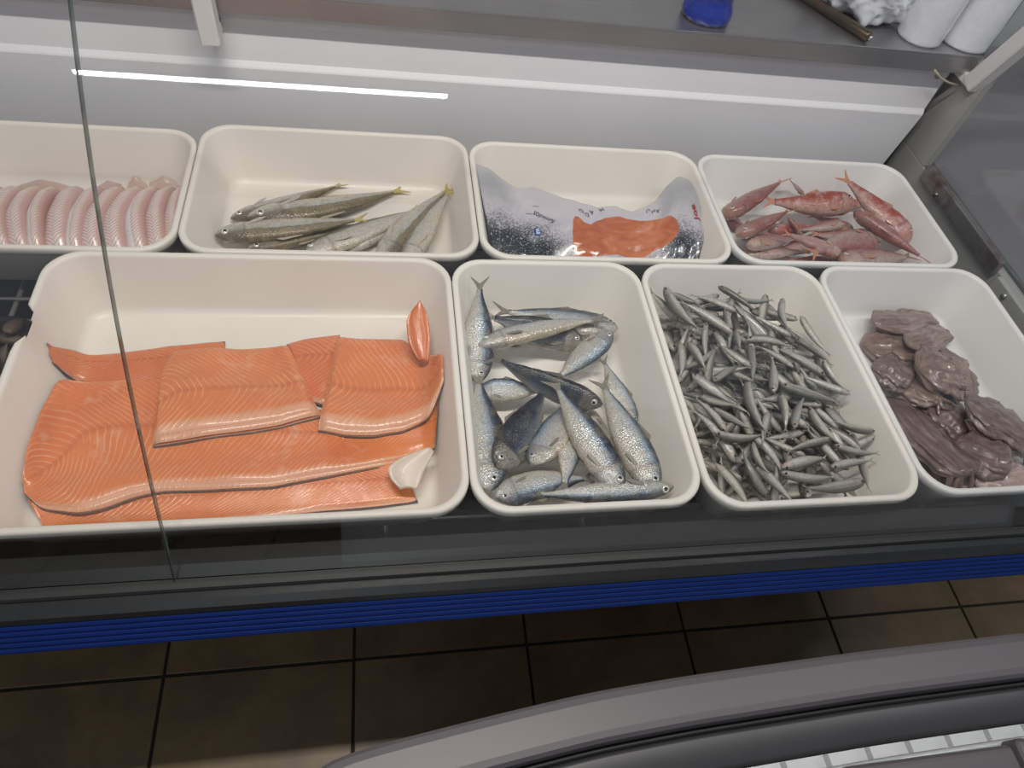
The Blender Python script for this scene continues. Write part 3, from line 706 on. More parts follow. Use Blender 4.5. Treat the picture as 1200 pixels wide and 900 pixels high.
# ---- red mullet
hm = HF(T['mul']); c4_ = lambda x, y: (810+x/3.636, 160+y/3.636)
MU = [
 ((740, 285), (575, 225), 'mullet', 30, 0, 'dark red mullet half hidden behind the long red one'),
 ((480, 250), (415, 190), 'mullet_pale', 0, 0, 'mullet tail sticking up at the back'),
 ((130, 330), (330, 480), 'mullet_pale', 20, 0, 'mullet at the bottom against the tray side'),
 ((600, 540), (400, 520), 'mullet', 20, 0, 'small red mullet at the front rim'),
 ((690, 400), (500, 330), 'mullet', 30, 0, 'orange mullet under the pale ones in the middle'),
 ((330, 400), (560, 380), 'mullet', 20, 0, 'deep red mullet under the blunt-headed one'),
 ((560, 440), (330, 500), 'mullet_pale', 20, 0, 'mullet at the bottom in the middle of the front'),
 ((760, 500), (560, 500), 'mullet_pale', 160, 0, 'mullet at the bottom under the large pale one'),
 ((900, 540), (640, 470), 'mullet_pale', 10, 0, 'mullet under the pile beside the empty corner'),
 ((230, 500), (500, 480), 'mullet_pale', 190, -.02, 'pale pink mullet along the front rim'),
 ((235, 460), (470, 430), 'mullet_pale', 160, 0, 'brownish mullet in front of the two plump ones'),
 ((1005, 445), (625, 165), 'mullet', 25, 0, 'long bright red mullet against the side wall'),
 ((790, 420), (500, 425), 'mullet_pale', 20, .03, 'pink mullet in the middle of the heap'),
 ((200, 420), (430, 310), 'mullet_pale', 40, 0, 'short plump pink mullet in front of the largest one'),
 ((140, 340), (400, 180), 'mullet_pale', 40, 0, 'plump pink-red mullet at the back corner'),
 ((690, 290), (300, 285), 'mullet', 30, .02, 'long orange-red mullet across the back of the heap'),
 ((410, 345), (500, 440), 'mullet_pale', 40, 0, 'small mullet with blunt head facing the back'),
 ((655, 360), (440, 410), 'mullet_pale', 0, 0, 'slim pink mullet on top of the middle'),
 ((695, 320), (1020, 540), 'mullet_pale', 35, 0, 'pale mullet with its orange tail towards the front corner'),
 ((640, 505), (385, 405), 'mullet_pale', 200, 0, 'pale mullet with thin tail crossing the heap'),
 ((780, 440), (480, 495), 'mullet_pale', 190, .03, 'large pale mullet with forked tail on top'),
 ((640, 545), (985, 490), 'mullet_pale', 190, -.02, 'pink mullet with orange tail along the front rim'),
]
FM = {'long brigh': (-.046, -.012), 'mullet tai': (-.055, -.030), 'plump pink': (-.048, -.030), 'long orang': (-.042, -.042), 'pale mulle': (-.035, -.035), 'short plum': (-.045, -.045)}
for k, (h, t, mt, roll, by, lab) in enumerate(MU):
    lay_fish('red_mullet', 'mullet', hm, c4_(*h), c4_(*t), M[mt], M['fin_red'], lab, 'fish', 'red mullet in the white tray', roll, by, 0, z0=-.06, seed=80+k, sink=.75, free=.72, maxslope=.3, hk=1.22, cap=-.075+.050*k/len(MU), fz=FM.get(lab[:10], (None, None)))

# ---- heap of small grey fish: a few bodies, dropped one by one where the heap lies
ha = HF(T['anch'])
small = []
r = np.random.default_rng(11)
for k in range(9):
    by, bz = r.normal(0, .05), r.uniform(-.06, .06); hk = r.uniform(.9, 1.2)
    v, f, uv, W = fish_geo('small', 1., by, bz, NU=18, NV=10, seed=200+k, hk=hk)
    n0 = len(v); tv, tf = plate(tail_pts('small', 1., by, bz), .006); v = np.concatenate([v, np.array(tv)]); f = f+[tuple(i+n0 for i in q) for q in tf]; uv = list(uv)+[(0., .55)]*len(tv)
    fm = [0]*(len(f)-len(tf))+[0]*len(tf)
    # eyes: two small domes on the head, part of the same tiny body
    eu, ev, er = KIND['small']['eye']; i = int(round(eu*17)); sy, sz = spine(1., by, bz, [eu])
    for sd in (1, -1):
        n0 = len(v); q = []
        for rr, zz in ((1.1, -.2), (.85, .3), (.3, .48)):
            q += [((eu-.5)+rr*er*math.cos(t), ev*W[0][i]+sy[0]+rr*er*math.sin(t), (W[2][i]*.9+zz*er)*sd+sz[0]) for t in np.linspace(0, 2*PI*sd, 8, endpoint=False)]
        q = np.array(q); ff = quads(3, 8, True, n0)+[tuple(range(n0+16, n0+24))]
        v = np.concatenate([v, q]); f += ff; fm += [1]*len(ff); uv += [(0, 0)]*24
    for mname in ('small', 'small_pale'):
        o = mk('small_fish', v, f, [M[mname], M['pupil']], None, uv, True, fm); small.append((o.data, by, bz, hk)); bpy.data.objects.remove(o)
POLY = np.array([pz(x, y, -.045)[:2] for x, y in ((768, 358), (835, 350), (900, 356), (936, 384), (962, 430), (988, 488), (1012, 545), (1010, 588), (930, 600), (868, 600), (845, 560), (812, 480), (785, 400))])
def inside(p):
    c = False; n = len(POLY)
    for i in range(n):
        a, b_ = POLY[i], POLY[i-1]
        if (a[1] > p[1]) != (b_[1] > p[1]) and p[0] < (b_[0]-a[0])*(p[1]-a[1])/(b_[1]-a[1])+a[0]: c = not c
    return c
lo, hi = POLY.min(0), POLY.max(0); cnt = 0; tries = 0
while cnt < 295 and tries < 6000:
    tries += 1
    p = r.uniform(lo, hi)
    if not inside(p): continue
    L = r.uniform(.058, .080) if r.random() < .85 else r.uniform(.078, .096); yaw = r.normal(-1.05, .65) if r.random() < .6 else r.uniform(0, 2*PI)
    if r.random() < .5: yaw += PI
    d = np.array([math.cos(yaw), math.sin(yaw)])*L/2; A = p-d; B = p+d
    # favour the low spots, so that the heap stays even
    best = None
    for _ in range(4):
        q = p+r.normal(0, .018, 2)
        if not inside(q): continue
        hgt = ha.get(q[0], q[1])
        if best is None or hgt < best[0]: best = (hgt, q)
    if best is None: continue
    p = best[1]; A = p-d; B = p+d
    if not (inside(p-d*.75) and inside(p+d*.75)): 
        if r.random() < .75: continue
    me, by, bz, hk = small[r.integers(len(small))]
    K = KIND['small']; roll = r.choice([0, 180])+r.normal(0, 28)
    g = np.linspace(0, 1, 12); wi = np.interp(g, PU, K['wi'])*K['w']*L/2; hi_ = np.interp(g, PU, K['up'])*K['h']*L/2*hk
    rr = math.radians(roll); t = abs(math.cos(rr))*wi+abs(math.sin(rr))*hi_; wd = K['h']*L*hk
    za, zb = rest(ha, A, B, t, wd, .9, .9, .6)
    if max(za, zb) > -.010: continue
    o = bpy.data.objects.new('small_fish', me); COL.objects.link(o)
    orient(o, np.array([A[0], A[1], za]), np.array([B[0], B[1], zb]), roll); o.matrix_world = o.matrix_world @ Matrix.Scale(L, 4)
    tag(o, 'small grey silver fish lying loose in the heaped tray', 'fish', 'heap of small grey fish')
    s = np.linspace(0, 1, 26); D = B-A; pn = np.array([-D[1], D[0]])/L; tt = np.interp(s, g, t); Z = za+(zb-za)*s
    for off in (-.4, -.2, 0, .2, .4): ha.put(A[0]+s*D[0]+pn[0]*wd*off, A[1]+s*D[1]+pn[1]*wd*off, Z+tt*.9*math.sqrt(1-(2*off)**2), 0)
    cnt += 1

# ------------------------------------------------------------------ salmon fillets: traced edges, real thickness, draped on what lies below
hsal = HF(T['salmon']); hsal.H = np.maximum(hsal.H, TRZ+.0008)
def fillet(name, far, near, z, T_, mat, label, skin=.0022, prof=None, ends=(.35, .35), wob=.0015, seed=0, cat='fish fillet', group='salmon fillets in the cream tray', N=84, Mm=30, limit=.03, hfield=None, blur=.018, z2=None):
    hf = hfield or hsal
    z2 = z if z2 is None else z2
    Fp = resample(far, N); Np = resample(near, N); P = np.zeros((N, Mm, 2))
    for i in range(N):
        zi = z+(z2-z)*i/(N-1)
        for j in range(Mm):
            t = j/(Mm-1); q = Fp[i]*(1-t)+Np[i]*t; P[i, j] = pz(q[0], q[1], zi)[:2]
    Hb = hf.blur(blur); ii, jj = hf.idx(P[..., 0], P[..., 1]); base = np.maximum(Hb[ii, jj], hf.H[ii, jj]-.006)+.0006
    for _ in range(3):
        base[1:-1] = (base[:-2]+2*base[1:-1]+base[2:])/4; base[:, 1:-1] = (base[:, :-2]+2*base[:, 1:-1]+base[:, 2:])/4
    tt = np.linspace(0, 1, Mm); ss = np.linspace(0, 1, N)
    pr = np.interp(tt, *(prof or ([0, .03, .10, .45, .8, .95, .985, 1], [.30, .62, .82, 1, .82, .62, .48, .22])))
    es = np.minimum(1, ends[0]+(1-ends[0])*np.clip(ss/.05, 0, 1)**.5)*np.minimum(1, ends[1]+(1-ends[1])*np.clip((1-ss)/.05, 0, 1)**.5)
    top = base+T_*pr[None, :]*es[:, None]+wob*snoise(P[..., 0]*70, P[..., 1]*70, seed)*pr[None, :]*.5
    root = empty(name)
    v = np.concatenate([np.concatenate([P, top[..., None]], 2).reshape(-1, 3), np.concatenate([P, (base+skin)[..., None]], 2).reshape(-1, 3)])
    n = N*Mm; f = [q[::-1] for q in quads(N, Mm)]+quads(N, Mm, off=n)
    for i in range(N-1): f += [(i*Mm, (i+1)*Mm, n+(i+1)*Mm, n+i*Mm), (i*Mm+Mm-1, n+i*Mm+Mm-1, n+(i+1)*Mm+Mm-1, (i+1)*Mm+Mm-1)]
    for j in range(Mm-1): f += [(j, n+j, n+j+1, j+1), ((N-1)*Mm+j, (N-1)*Mm+j+1, n+(N-1)*Mm+j+1, n+(N-1)*Mm+j)]
    mid = P[:, Mm//2]; al = np.r_[0, np.cumsum(np.linalg.norm(np.diff(mid, axis=0), axis=1))]
    uv = [(al[i], tt[j]) for i in range(N) for j in range(Mm)]*2
    c = np.array([P[..., 0].mean(), P[..., 1].mean(), base.min()]); root.location = c; v = v-c
    mk('flesh', v, f, mat, root, uv)
    # skin: a thin dark sheet under the flesh that just shows along the edge
    cen = P.mean((0, 1)); Q = P.copy()
    for i in range(N):
        d = P[i, 0]-P[i, -1]; d = d/np.linalg.norm(d); Q[i, 0] += d*.0012; Q[i, -1] -= d*.0016
    vs = np.concatenate([np.concatenate([Q, (base+skin*1.3)[..., None]], 2).reshape(-1, 3), np.concatenate([Q, base[..., None]], 2).reshape(-1, 3)])-c
    mk('skin', vs, f, M['salmon_skin'], root)
    hf.put(P[..., 0].ravel(), P[..., 1].ravel(), top.ravel(), 1)
    tag(root, label, cat, group)
    return root
c5 = lambda L_: [(x/2.143, 290+y/2.143) for x, y in L_]
fillet('salmon_fillet', c5([(150, 290), (190, 262), (300, 252), (420, 235), (560, 222)]), c5([(150, 315), (200, 330), (320, 345), (430, 350), (560, 340)]), -.082, .014, M['salmon_smooth'], 'salmon fillet with dark skin corner showing behind the long fillet', seed=1)
fillet('salmon_fillet', c5([(75, 640), (220, 600), (420, 570), (640, 560), (820, 545), (985, 535), (1010, 545)]), c5([(115, 722), (270, 722), (420, 702), (640, 676), (800, 655), (950, 642), (1050, 628)]), -.085, .017, M['salmon_fine'], 'flat salmon fillet lying lowest along the front rim', seed=2, prof=([0, .1, .5, .9, .97, 1], [.9, 1, .8, .5, .34, .2]))
fillet('salmon_fillet', c5([(60, 585), (85, 490), (120, 395), (150, 325), (300, 318), (430, 320), (600, 345), (800, 390), (950, 400), (1100, 395)]), c5([(60, 615), (90, 645), (190, 660), (250, 648), (330, 618), (400, 603), (520, 600), (680, 592), (860, 560), (980, 535), (1092, 500)]), -.068, .024, M['salmon_fine'], 'longest salmon fillet running the length of the tray', seed=3, z2=-.072, wob=.003)
fillet('salmon_piece', c5([(712, 208), (760, 195), (850, 184)]), c5([(765, 350), (805, 365), (850, 370)]), -.060, .016, M['salmon_smooth'], 'small salmon piece showing between two cut fillet pieces', N=40, seed=4)
fillet('salmon_piece', c5([(398, 300), (405, 262), (425, 226), (560, 212), (715, 204)]), c5([(370, 472), (440, 463), (560, 446), (700, 425), (802, 396)]), -.046, .026, M['salmon_wide'], 'cut salmon piece with wide white fat lines on the long fillet', seed=5, prof=([0, .03, .10, .45, .8, .95, .985, 1], [.35, .6, .78, 1, .95, .85, .7, .35]))
fillet('salmon_piece', c5([(845, 178), (930, 180), (1012, 182), (1048, 205), (1082, 245), (1111, 282)]), c5([(795, 432), (860, 444), (940, 446), (1010, 436), (1080, 408), (1113, 345)]), -.042, .026, M['salmon_wide'], 'cut salmon piece with upturned corner flap at the tray end', seed=6, N=60)
# the upturned flap at the corner of that piece, and the folded white belly flap
def flap(name, px, z0, z1, mat, label, seed):
    """leaf-shaped tongue: px = left edge and right edge from the root upwards"""
    Lp, Rp = resample(px[0], 18), resample(px[1], 18); N, Mm = 18, 9; top = np.zeros((N, Mm, 3))
    for i in range(N):
        z = z0+(z1-z0)*i/(N-1)
        for j in range(Mm):
            t = j/(Mm-1); q = Lp[i]*(1-t)+Rp[i]*t; p = pz(q[0], q[1], z); top[i, j] = p+np.array([0, 0, .006*math.sin(PI*t)])
    bot = top-np.array([0, 0, .004]); v = np.concatenate([top.reshape(-1, 3), bot.reshape(-1, 3)]); n = N*Mm
    f = quads(N, Mm)+[q[::-1] for q in quads(N, Mm, off=n)]
    for i in range(N-1): f += [(i*Mm, n+i*Mm, n+(i+1)*Mm, (i+1)*Mm), (i*Mm+Mm-1, (i+1)*Mm+Mm-1, n+(i+1)*Mm+Mm-1, n+i*Mm+Mm-1)]
    for j in range(Mm-1): f += [(j, j+1, n+j+1, n+j), ((N-1)*Mm+j, n+(N-1)*Mm+j, n+(N-1)*Mm+j+1, (N-1)*Mm+j+1)]
    uv = [(.02*i/N, .3+.4*j/Mm) for i in range(N) for j in range(Mm)]*2
    c = bot.reshape(-1, 3).mean(0); c[2] = bot[..., 2].min()
    o = mk(name, v-c, [q[::-1] for q in f], mat, None, uv); o.location = c
    return tag(o, label, 'fish piece', 'salmon flaps') if label else o
flap('salmon_flap', (c5([(1052, 285), (1026, 240), (1020, 185), (1032, 158), (1052, 137)]), c5([(1074, 290), (1082, 240), (1078, 190), (1072, 160), (1056, 137)])), -.054, -.016, M['salmon_smooth'], 'small curled salmon flap standing at the tray end', 3)
flap('belly_flap', (c5([(1005, 605), (980, 580), (972, 552), (1008, 528), (1068, 504)]), c5([(1046, 606), (1056, 585), (1064, 562), (1078, 536), (1090, 512)])), -.066, -.046, M['membrane'], 'folded white belly flap beside the end of the long fillet', 4)

# ------------------------------------------------------------------ row of skinned pink fish
hc = HF(T['cod']); c7 = lambda L_: [(x/5., 170+y/5.) for x, y in L_]
def cod_body(far, near, wpx, mat, label, seed):
    """far/near ends of one body in the photograph and its width there"""
    N, NV = 44, 18; za, zb = -.050, -.050
    P0 = pz(*far, za)[:2]; P1 = pz(*near, zb)[:2]; D = P1-P0; L = np.linalg.norm(D)*1.32; d = D/np.linalg.norm(D); P1 = P0+d*L
    if P1[1] < T['cod'][2]+.040: P1 = P0+d*((P0[1]-T['cod'][2]-.040)/abs(d[1])); L = np.linalg.norm(P1-P0)
    wd = abs(pz(near[0]+wpx, near[1], zb)[0]-P1[0])*0+np.linalg.norm(pz(near[0]+wpx, near[1], zb)[:2]-pz(near[0], near[1], zb)[:2])
    pn = np.array([-d[1], d[0]]); rings = []; uv = []; r_ = np.random.default_rng(seed)
    for i in range(N):
        u = i/(N-1); c = P0+d*L*u-np.array([1, 0])*.013*math.sin(PI*u)+pn*.003*math.sin(u*5+seed)
        k = np.interp(u, [0, .04, .15, .5, .8, .95, 1], [.18, .45, .75, 1, 1, .8, .3])
        h = .060*np.interp(u, [0, .05, .2, .5, .8, 1], [.35, .62, .85, 1., .9, .5]); ww = wd*.72*(.55+.45*k)
        y_end = c[1]; lift = 0
        zb_ = TRZ+.002+min(.05, lift)
        ring = []
        for t in np.linspace(0, 2*PI, NV, endpoint=False):
            s, co = math.sin(t), math.cos(t)
            q = c+pn*ww*s*(1-.12*co); z = zb_+h*(.5+.5*np.sign(co)*abs(co)**.8)*(1+.10*s)
            ring.append((q[0], q[1], z)); uv.append((u*L, .5+s*.5 if co > -.2 else (1 if s > 0 else 0)))
        rings.append(np.array(ring))
    v, f = loft(rings); c = v.mean(0); c[2] = v[:, 2].min()
    f = [q[::-1] for q in f]
    o = mk('skinned_fish', v-c, f, mat, None, uv); o.location = c
    return tag(o, label, 'fish', 'row of skinned pink fish')
COD = [(-70, -10, 130, 0, None), (30, -10, 90, 0, None), (70, 20, 100, 1, 'skinned pink fish with red silvery side at the end of the row'), (185, 110, 120, 0, 'skinned pink fish with torn belly in the row'), (300, 205, 95, 1, 'skinned fish with broad white silver strip and a red slit beside it'), (425, 340, 135, 0, 'skinned fish with clear herringbone ribs right beside the silver strip'),
       (545, 450, 110, 1, 'skinned fish with short white strip behind the glass joint'), (660, 560, 125, 0, 'skinned pink fish just beyond the glass joint'), (775, 690, 125, 0, 'skinned pink fish with fine herringbone ribs in the middle of the row'), (880, 815, 110, 1, 'skinned fish with long bright silver strip near the row end'), (985, 925, 110, 0, 'skinned pink fish next to the last in the row'), (1070, 1020, 90, 0, 'last skinned fish of the row against the tray side')]
for k, (xt, xb, wp, sk, lab) in enumerate(COD):
    cod_body((xt/5, 170+185/5), (xb/5, 170+560/5), wp/5, M['cod_skin' if sk else 'cod'], lab or 'skinned pink fish at the hidden end of the row', k)
# pale flaps of flesh behind the row
for k, (x0, x1, y0, y1) in enumerate(((715, 840, 190, 125), (540, 690, 180, 130), (850, 1050, 205, 130), (60, 380, 180, 120))):
    pts0 = c7([(x0, y0+12), ((x0+x1)/2, y0+4), (x1, y0+10)]); 
    fl_ = fillet('fish_flap', c7([(x0, y1+22), (x0*.6+x1*.4, y1), (x1*.8+x0*.2, y1+16), (x1, y1+34)]), c7([(x0-10, y0), (x0*.6+x1*.4, y0), (x1*.8+x0*.2, y0), (x1+10, y0)]), -.060, .012, M['cod_flap'],
        ('pointed pale flap of fish standing up behind the row', 'low pale flap of fish behind the glass joint', 'pink flap of fish behind the end of the row', 'long pale flap of fish behind the silver strip')[k], seed=20+k, N=24, Mm=10, group='flesh flaps behind the skinned fish', cat='fish piece', hfield=hc, wob=.004, blur=.01)

# ------------------------------------------------------------------ cuttlefish
hq = HF(T['squid']); c8 = lambda x, y: (950+x/2.904, 300+y/2.904)
def cuttle(a, b, wpx, mat, label, seed, z0=-.07, thick=.5, arms=0, bend=0., folds=7, taper=(.35, .6), flat=None):
    """wrinkled mantle between two points in the photograph; folds run lengthwise"""
    r_ = np.random.default_rng(seed); za = zb = z0; N, NV = 46, 40
    for _ in range(2):
        A = pz(*c8(*a), za)[:2]; B = pz(*c8(*b), zb)[:2]
        for q in (A, B): q[0] = min(max(q[0], hq.x0+.05), hq.x1-.05); q[1] = min(max(q[1], hq.y0+.05), hq.y1-.05)
        D = B-A; L = np.linalg.norm(D)
        w_ = wpx/2.904*L/np.linalg.norm(np.array(c8(*a))-np.array(c8(*b))); w_ *= 1.45; h = w_*thick*.72
        t = np.interp(np.linspace(0, 1, 14), [0, .1, .5, .9, 1], [.4, .8, 1, .8, .4])*h/2
        za, zb = rest(hq, A, B, t, w_*.7, .8, .7, .3); za = min(za, -.040); zb = min(zb, -.040)
    d = D/L; pn = np.array([-d[1], d[0]]); rings = []; uv = []; ph = r_.uniform(0, 6, 6)
    for i in range(N):
        u = i/(N-1); k = np.interp(u, [0, .03, .12, .35, .7, .92, .98, 1], [taper[0]*.35, taper[0]*.8, .5+.5*taper[0], 1, .95, .5+.5*taper[1], taper[1]*.8, taper[1]*.3])
        c = A+d*L*u+pn*bend*L*math.sin(PI*u)+pn*.003*math.sin(u*9+ph[0]); zc = za+(zb-za)*u
        ring = []
        for tt in np.linspace(0, 2*PI, NV, endpoint=False):
            s, co = math.sin(tt), math.cos(tt)
            fo = 1+.115*math.sin(folds*tt+ph[1]+2.2*math.sin(u*3+ph[2]))+.05*math.sin((folds+4)*tt+ph[3]+u*7)+.05*math.sin(u*16+3*tt+ph[4])+.035*math.sin(u*31-2*tt+ph[5])
            fo *= 1+.02*r_.normal()
            q = c+pn*(w_/2)*k*s*fo; q = np.array([min(max(q[0], hq.x0+.036), hq.x1-.036), min(max(q[1], hq.y0+.036), hq.y1-.036)]); z = zc+(h/2)*k**.7*(np.sign(co)*abs(co)**.8)*fo
            z = max(z, TRZ+.001+.0005*co)
            ring.append((q[0], q[1], z)); uv.append((u, tt/(2*PI) if tt < PI else 1-tt/(2*PI)))
        rings.append(np.array(ring))
    v, f = loft(rings); c = v.mean(0); c[2] = v[:, 2].min(); f = [q[::-1] for q in f]
    root = empty('cuttlefish', c); mk('mantle', v-c, f, mat, root, uv)
    top = np.concatenate(rings); hq.put(top[:, 0], top[:, 1], top[:, 2], 1)
    for k in range(arms):
        an = (k-(arms-1)/2)*.16; base = np.array([*(B+pn*w_*.30*(k-(arms-1)/2)/max(1, arms/2)), zb+.004]); La = L*r_.uniform(.25, .42); pts = []
        for s in np.linspace(0, 1, 9):
            p = base[:2]-d*L*.06+(d*math.cos(an)+pn*math.sin(an))*La*s+pn*.006*math.sin(s*5+k*2)
            p = np.array([min(max(p[0], hq.x0+.04), hq.x1-.04), min(max(p[1], hq.y0+.04), hq.y1-.04)])
            z = max(hq.get(p[0], p[1])+.003, TRZ+.004) if s > .3 else base[2]
            pts.append(np.array([p[0], p[1], z]))
        zz = np.array([p[2] for p in pts]); zz = np.convolve(np.pad(zz, 2, mode='edge'), np.ones(5)/5, 'valid')
        pts = [np.array([p[0], p[1], z])-c for p, z in zip(pts, zz)]
        tube('arm', pts, list(np.linspace(.0055, .0014, 9)), mat, root, 8)
    return tag(root, label, 'cuttlefish', 'cuttlefish in the white tray')
cuttle((175, 300), (385, 335), 110, M['cuttle_tan'], 'tan cuttlefish under the topmost strip at the back', 1, arms=4)
cuttle((380, 480), (530, 610), 130, M['cuttle'], 'dark cuttlefish in the middle under the others', 2)
cuttle((360, 620), (450, 800), 110, M['cuttle_tan'], 'brown cuttlefish piece by the front rim and tray side', 3, arms=3)
cuttle((575, 800), (740, 760), 75, M['cuttle_pink'], 'pale pink cuttlefish flesh at the front rim', 4, thick=.4, arms=4)
cuttle((270, 420), (430, 500), 100, M['cuttle_tan'], 'brown cuttlefish filling the gap between the folded and the largest one', 21, arms=3)
cuttle((560, 620), (720, 560), 90, M['cuttle_tan'], 'brown cuttlefish under the broad mantle', 22)
cuttle((195, 380), (350, 425), 120, M['cuttle'], 'dark purple cuttlefish folded against the tray side', 5, folds=9)
cuttle((445, 275), (520, 490), 100, M['cuttle_tan'], 'pointed brown mantle lying upright beside the bare tray floor', 6, taper=(.15, .7), thick=.42)
cuttle((355, 395), (500, 410), 110, M['cuttle_tan'], 'round curled cuttlefish head in the middle', 7, arms=5, thick=.6)
cuttle((520, 500), (760, 640), 120, M['cuttle'], 'broad dark mantle reaching to the side wall', 8, taper=(.5, .6), thick=.4, arms=4)
cuttle((520, 620), (690, 700), 120, M['cuttle'], 'short dark cuttlefish with frosty edge in front of the broad mantle', 9)
cuttle((250, 470), (530, 770), 130, M['cuttle'], 'largest purple cuttlefish with long folds along the tray side', 10, taper=(.4, .8), folds=11, arms=4, thick=.45)
cuttle((215, 235), (485, 215), 62, M['cuttle_tan'], 'long tan strip of cuttlefish lying at the very back', 11, taper=(.6, .7), folds=5)
cuttle((330, 310), (470, 258), 40, M['cuttle_tan'], 'thin cuttlefish arm piece ending in a curled tip', 12, taper=(.5, .4), folds=4, arms=1)

# ------------------------------------------------------------------ printed bag of smoked salmon
TOPE = [(556, 193), (572, 197), (590, 210), (606, 222), (625, 222), (650, 230), (675, 237), (700, 245), (722, 243), (742, 250), (758, 244), (770, 236), (783, 219), (795, 209), (806, 213), (818, 228), (832, 246)]
TOPZ = [-.022, -.026, -.036, -.046, -.048, -.050, -.052, -.054, -.054, -.054, -.052, -.046, -.036, -.028, -.022, -.017, -.014]
BN, BM = 100, 46
te = np.array(TOPE, float); dd = np.r_[0, np.cumsum(np.linalg.norm(np.diff(te, axis=0), axis=1))]; ss = np.linspace(0, dd[-1], BN)
tx = np.interp(ss, dd, te[:, 0]); ty = np.interp(ss, dd, te[:, 1]); tz = np.interp(ss, dd, TOPZ)
top3 = np.array([pz(a, b_, z) for a, b_, z in zip(tx, ty, tz)])
fx = np.interp(np.linspace(0, 1, BN), [0, .3, .7, 1], [.398, .51, .70, .782]); fy = np.full(BN, .502)
SURF = np.zeros((BN, BM, 3)); BOT = np.zeros((BN, BM, 3))
for i in range(BN):
    s = i/(BN-1)
    for j in range(BM):
        t = j/(BM-1)                       # 0 front, 1 back edge
        a = np.array([fx[i], fy[i], TRZ+.004]); q = min(1, t/.86); dn = max(0, (t-.86)/.14)
        p = a*(1-q)+top3[i]*q+np.array([0, .016*math.sin(PI/2*dn), -(top3[i][2]-TRZ-.004)*.75*(1-math.cos(PI/2*dn))])
        k_ = np.interp(s, [0, .08, .3, .75, .92, 1], [.35, .7, 1, 1, .7, .35])
        bulge = .020*math.sin(PI*q)**.75*k_ if q < 1 else 0
        wr = .0026*snoise(s*26, t*9, 3)+.0042*abs(snoise(s*14+t*5, t*11-s*4, 9))+.0014*snoise(s*60, t*24, 5)
        wr *= min(1, 6*t)*min(1, 5*(1-t)+.2)
        SURF[i, j] = p+np.array([0, -.45*bulge, bulge*.9+wr])
        e2 = a*(1-t)+(top3[i]+np.array([0, .018, 0]))*t; e2[2] = TRZ+.001+(p[2]-TRZ)*.25*t; BOT[i, j] = e2
BOT[..., 2] = np.maximum(BOT[..., 2], TRZ+.001)
n = BN*BM; v = np.concatenate([SURF.reshape(-1, 3), BOT.reshape(-1, 3)]); f = [q for q in quads(BN, BM)]+[q[::-1] for q in quads(BN, BM, off=n)]
for i in range(BN-1): f += [(i*BM, n+i*BM, n+(i+1)*BM, (i+1)*BM), (i*BM+BM-1, (i+1)*BM+BM-1, n+(i+1)*BM+BM-1, n+i*BM+BM-1)]
for j in range(BM-1): f += [(j, j+1, n+j+1, n+j), ((N_ := (BN-1)*BM)+j, n+N_+j, n+N_+j+1, N_+j+1)]
bc = v.mean(0); bc[2] = v[:, 2].min()
bag = empty('salmon_bag', bc); tag(bag, 'printed plastic bag of smoked salmon with orange window', 'food bag')
wrapper = mk('wrapper', v-bc, f, M['bag'], bag, [(i/(BN-1), j/(BM-1)) for i in range(BN) for j in range(BM)]*2)
# inverse map: pixel -> surface coordinates, through the wrapper's own projection
V3 = SURF.reshape(-1, 3)-CAM; dp = V3 @ AF; PX = np.stack([600+FPX*(V3 @ AR)/dp, 450-FPX*(V3 @ AU)/dp], 1).reshape(BN, BM, 2)
NRM = np.cross(np.gradient(SURF, axis=0), np.gradient(SURF, axis=1)); NRM /= np.linalg.norm(NRM, axis=2)[..., None]
if NRM[..., 2].mean() < 0: NRM = -NRM
def st_of(x, y):
    d = (PX[:, :int(.85*BM), 0]-x)**2+(PX[:, :int(.85*BM), 1]-y)**2; i, j = np.unravel_index(d.argmin(), d.shape); return i/(BN-1), j/(BM-1)
def surf(s, t, off):
    a = np.clip(s, 0, 1)*(BN-1); b_ = np.clip(t, 0, 1)*(BM-1); i = min(int(a), BN-2); j = min(int(b_), BM-2); a -= i; b_ -= j
    lerp = lambda Q: (Q[i, j]*(1-a)+Q[i+1, j]*a)*(1-b_)+(Q[i, j+1]*(1-a)+Q[i+1, j+1]*a)*b_
    return lerp(SURF)+lerp(NRM)*off
def grid_print(name, st_far, st_near, mat, off=.0006, N=40, Mm=18, edge=0.):
    v = []; uv = []
    for i in range(N):
        a = i/(N-1); f0 = [np.interp(a, [q[0] for q in st_far], [q[1][k] for q in st_far]) for k in (0, 1)]; n0 = [np.interp(a, [q[0] for q in st_near], [q[1][k] for q in st_near]) for k in (0, 1)]
        for j in range(Mm):
            t = j/(Mm-1); v.append(surf(f0[0]*(1-t)+n0[0]*t, f0[1]*(1-t)+n0[1]*t, off)-bc); uv.append((a, t))
    return mk(name, v, [q[::-1] for q in quads(N, Mm)], mat, bag, uv)
c3b = lambda x, y: (690+x/7.5, 200+y/7.5); c3a = lambda x, y: (550+x/7.5, 190+y/7.5)
far_px = [c3a(908, 500), c3a(925, 480), c3a(965, 485), c3a(1010, 535), c3a(1065, 545), c3b(60, 445), c3b(150, 412), c3b(260, 410), c3b(420, 436), c3b(540, 445), c3b(640, 425), c3b(780, 440)]
near_px = [c3a(905, 780), c3a(920, 815), c3a(980, 838), c3a(1060, 845), c3b(80, 745), c3b(170, 732), c3b(300, 760), c3b(500, 752), c3b(600, 700), c3b(700, 640), c3b(770, 575), c3b(790, 510)]
mkst = lambda L_: [(k/(len(L_)-1), st_of(*p)) for k, p in enumerate(L_)]
grid_print('window', mkst(far_px), mkst(near_px), M['bag_window'], N=60, Mm=24)
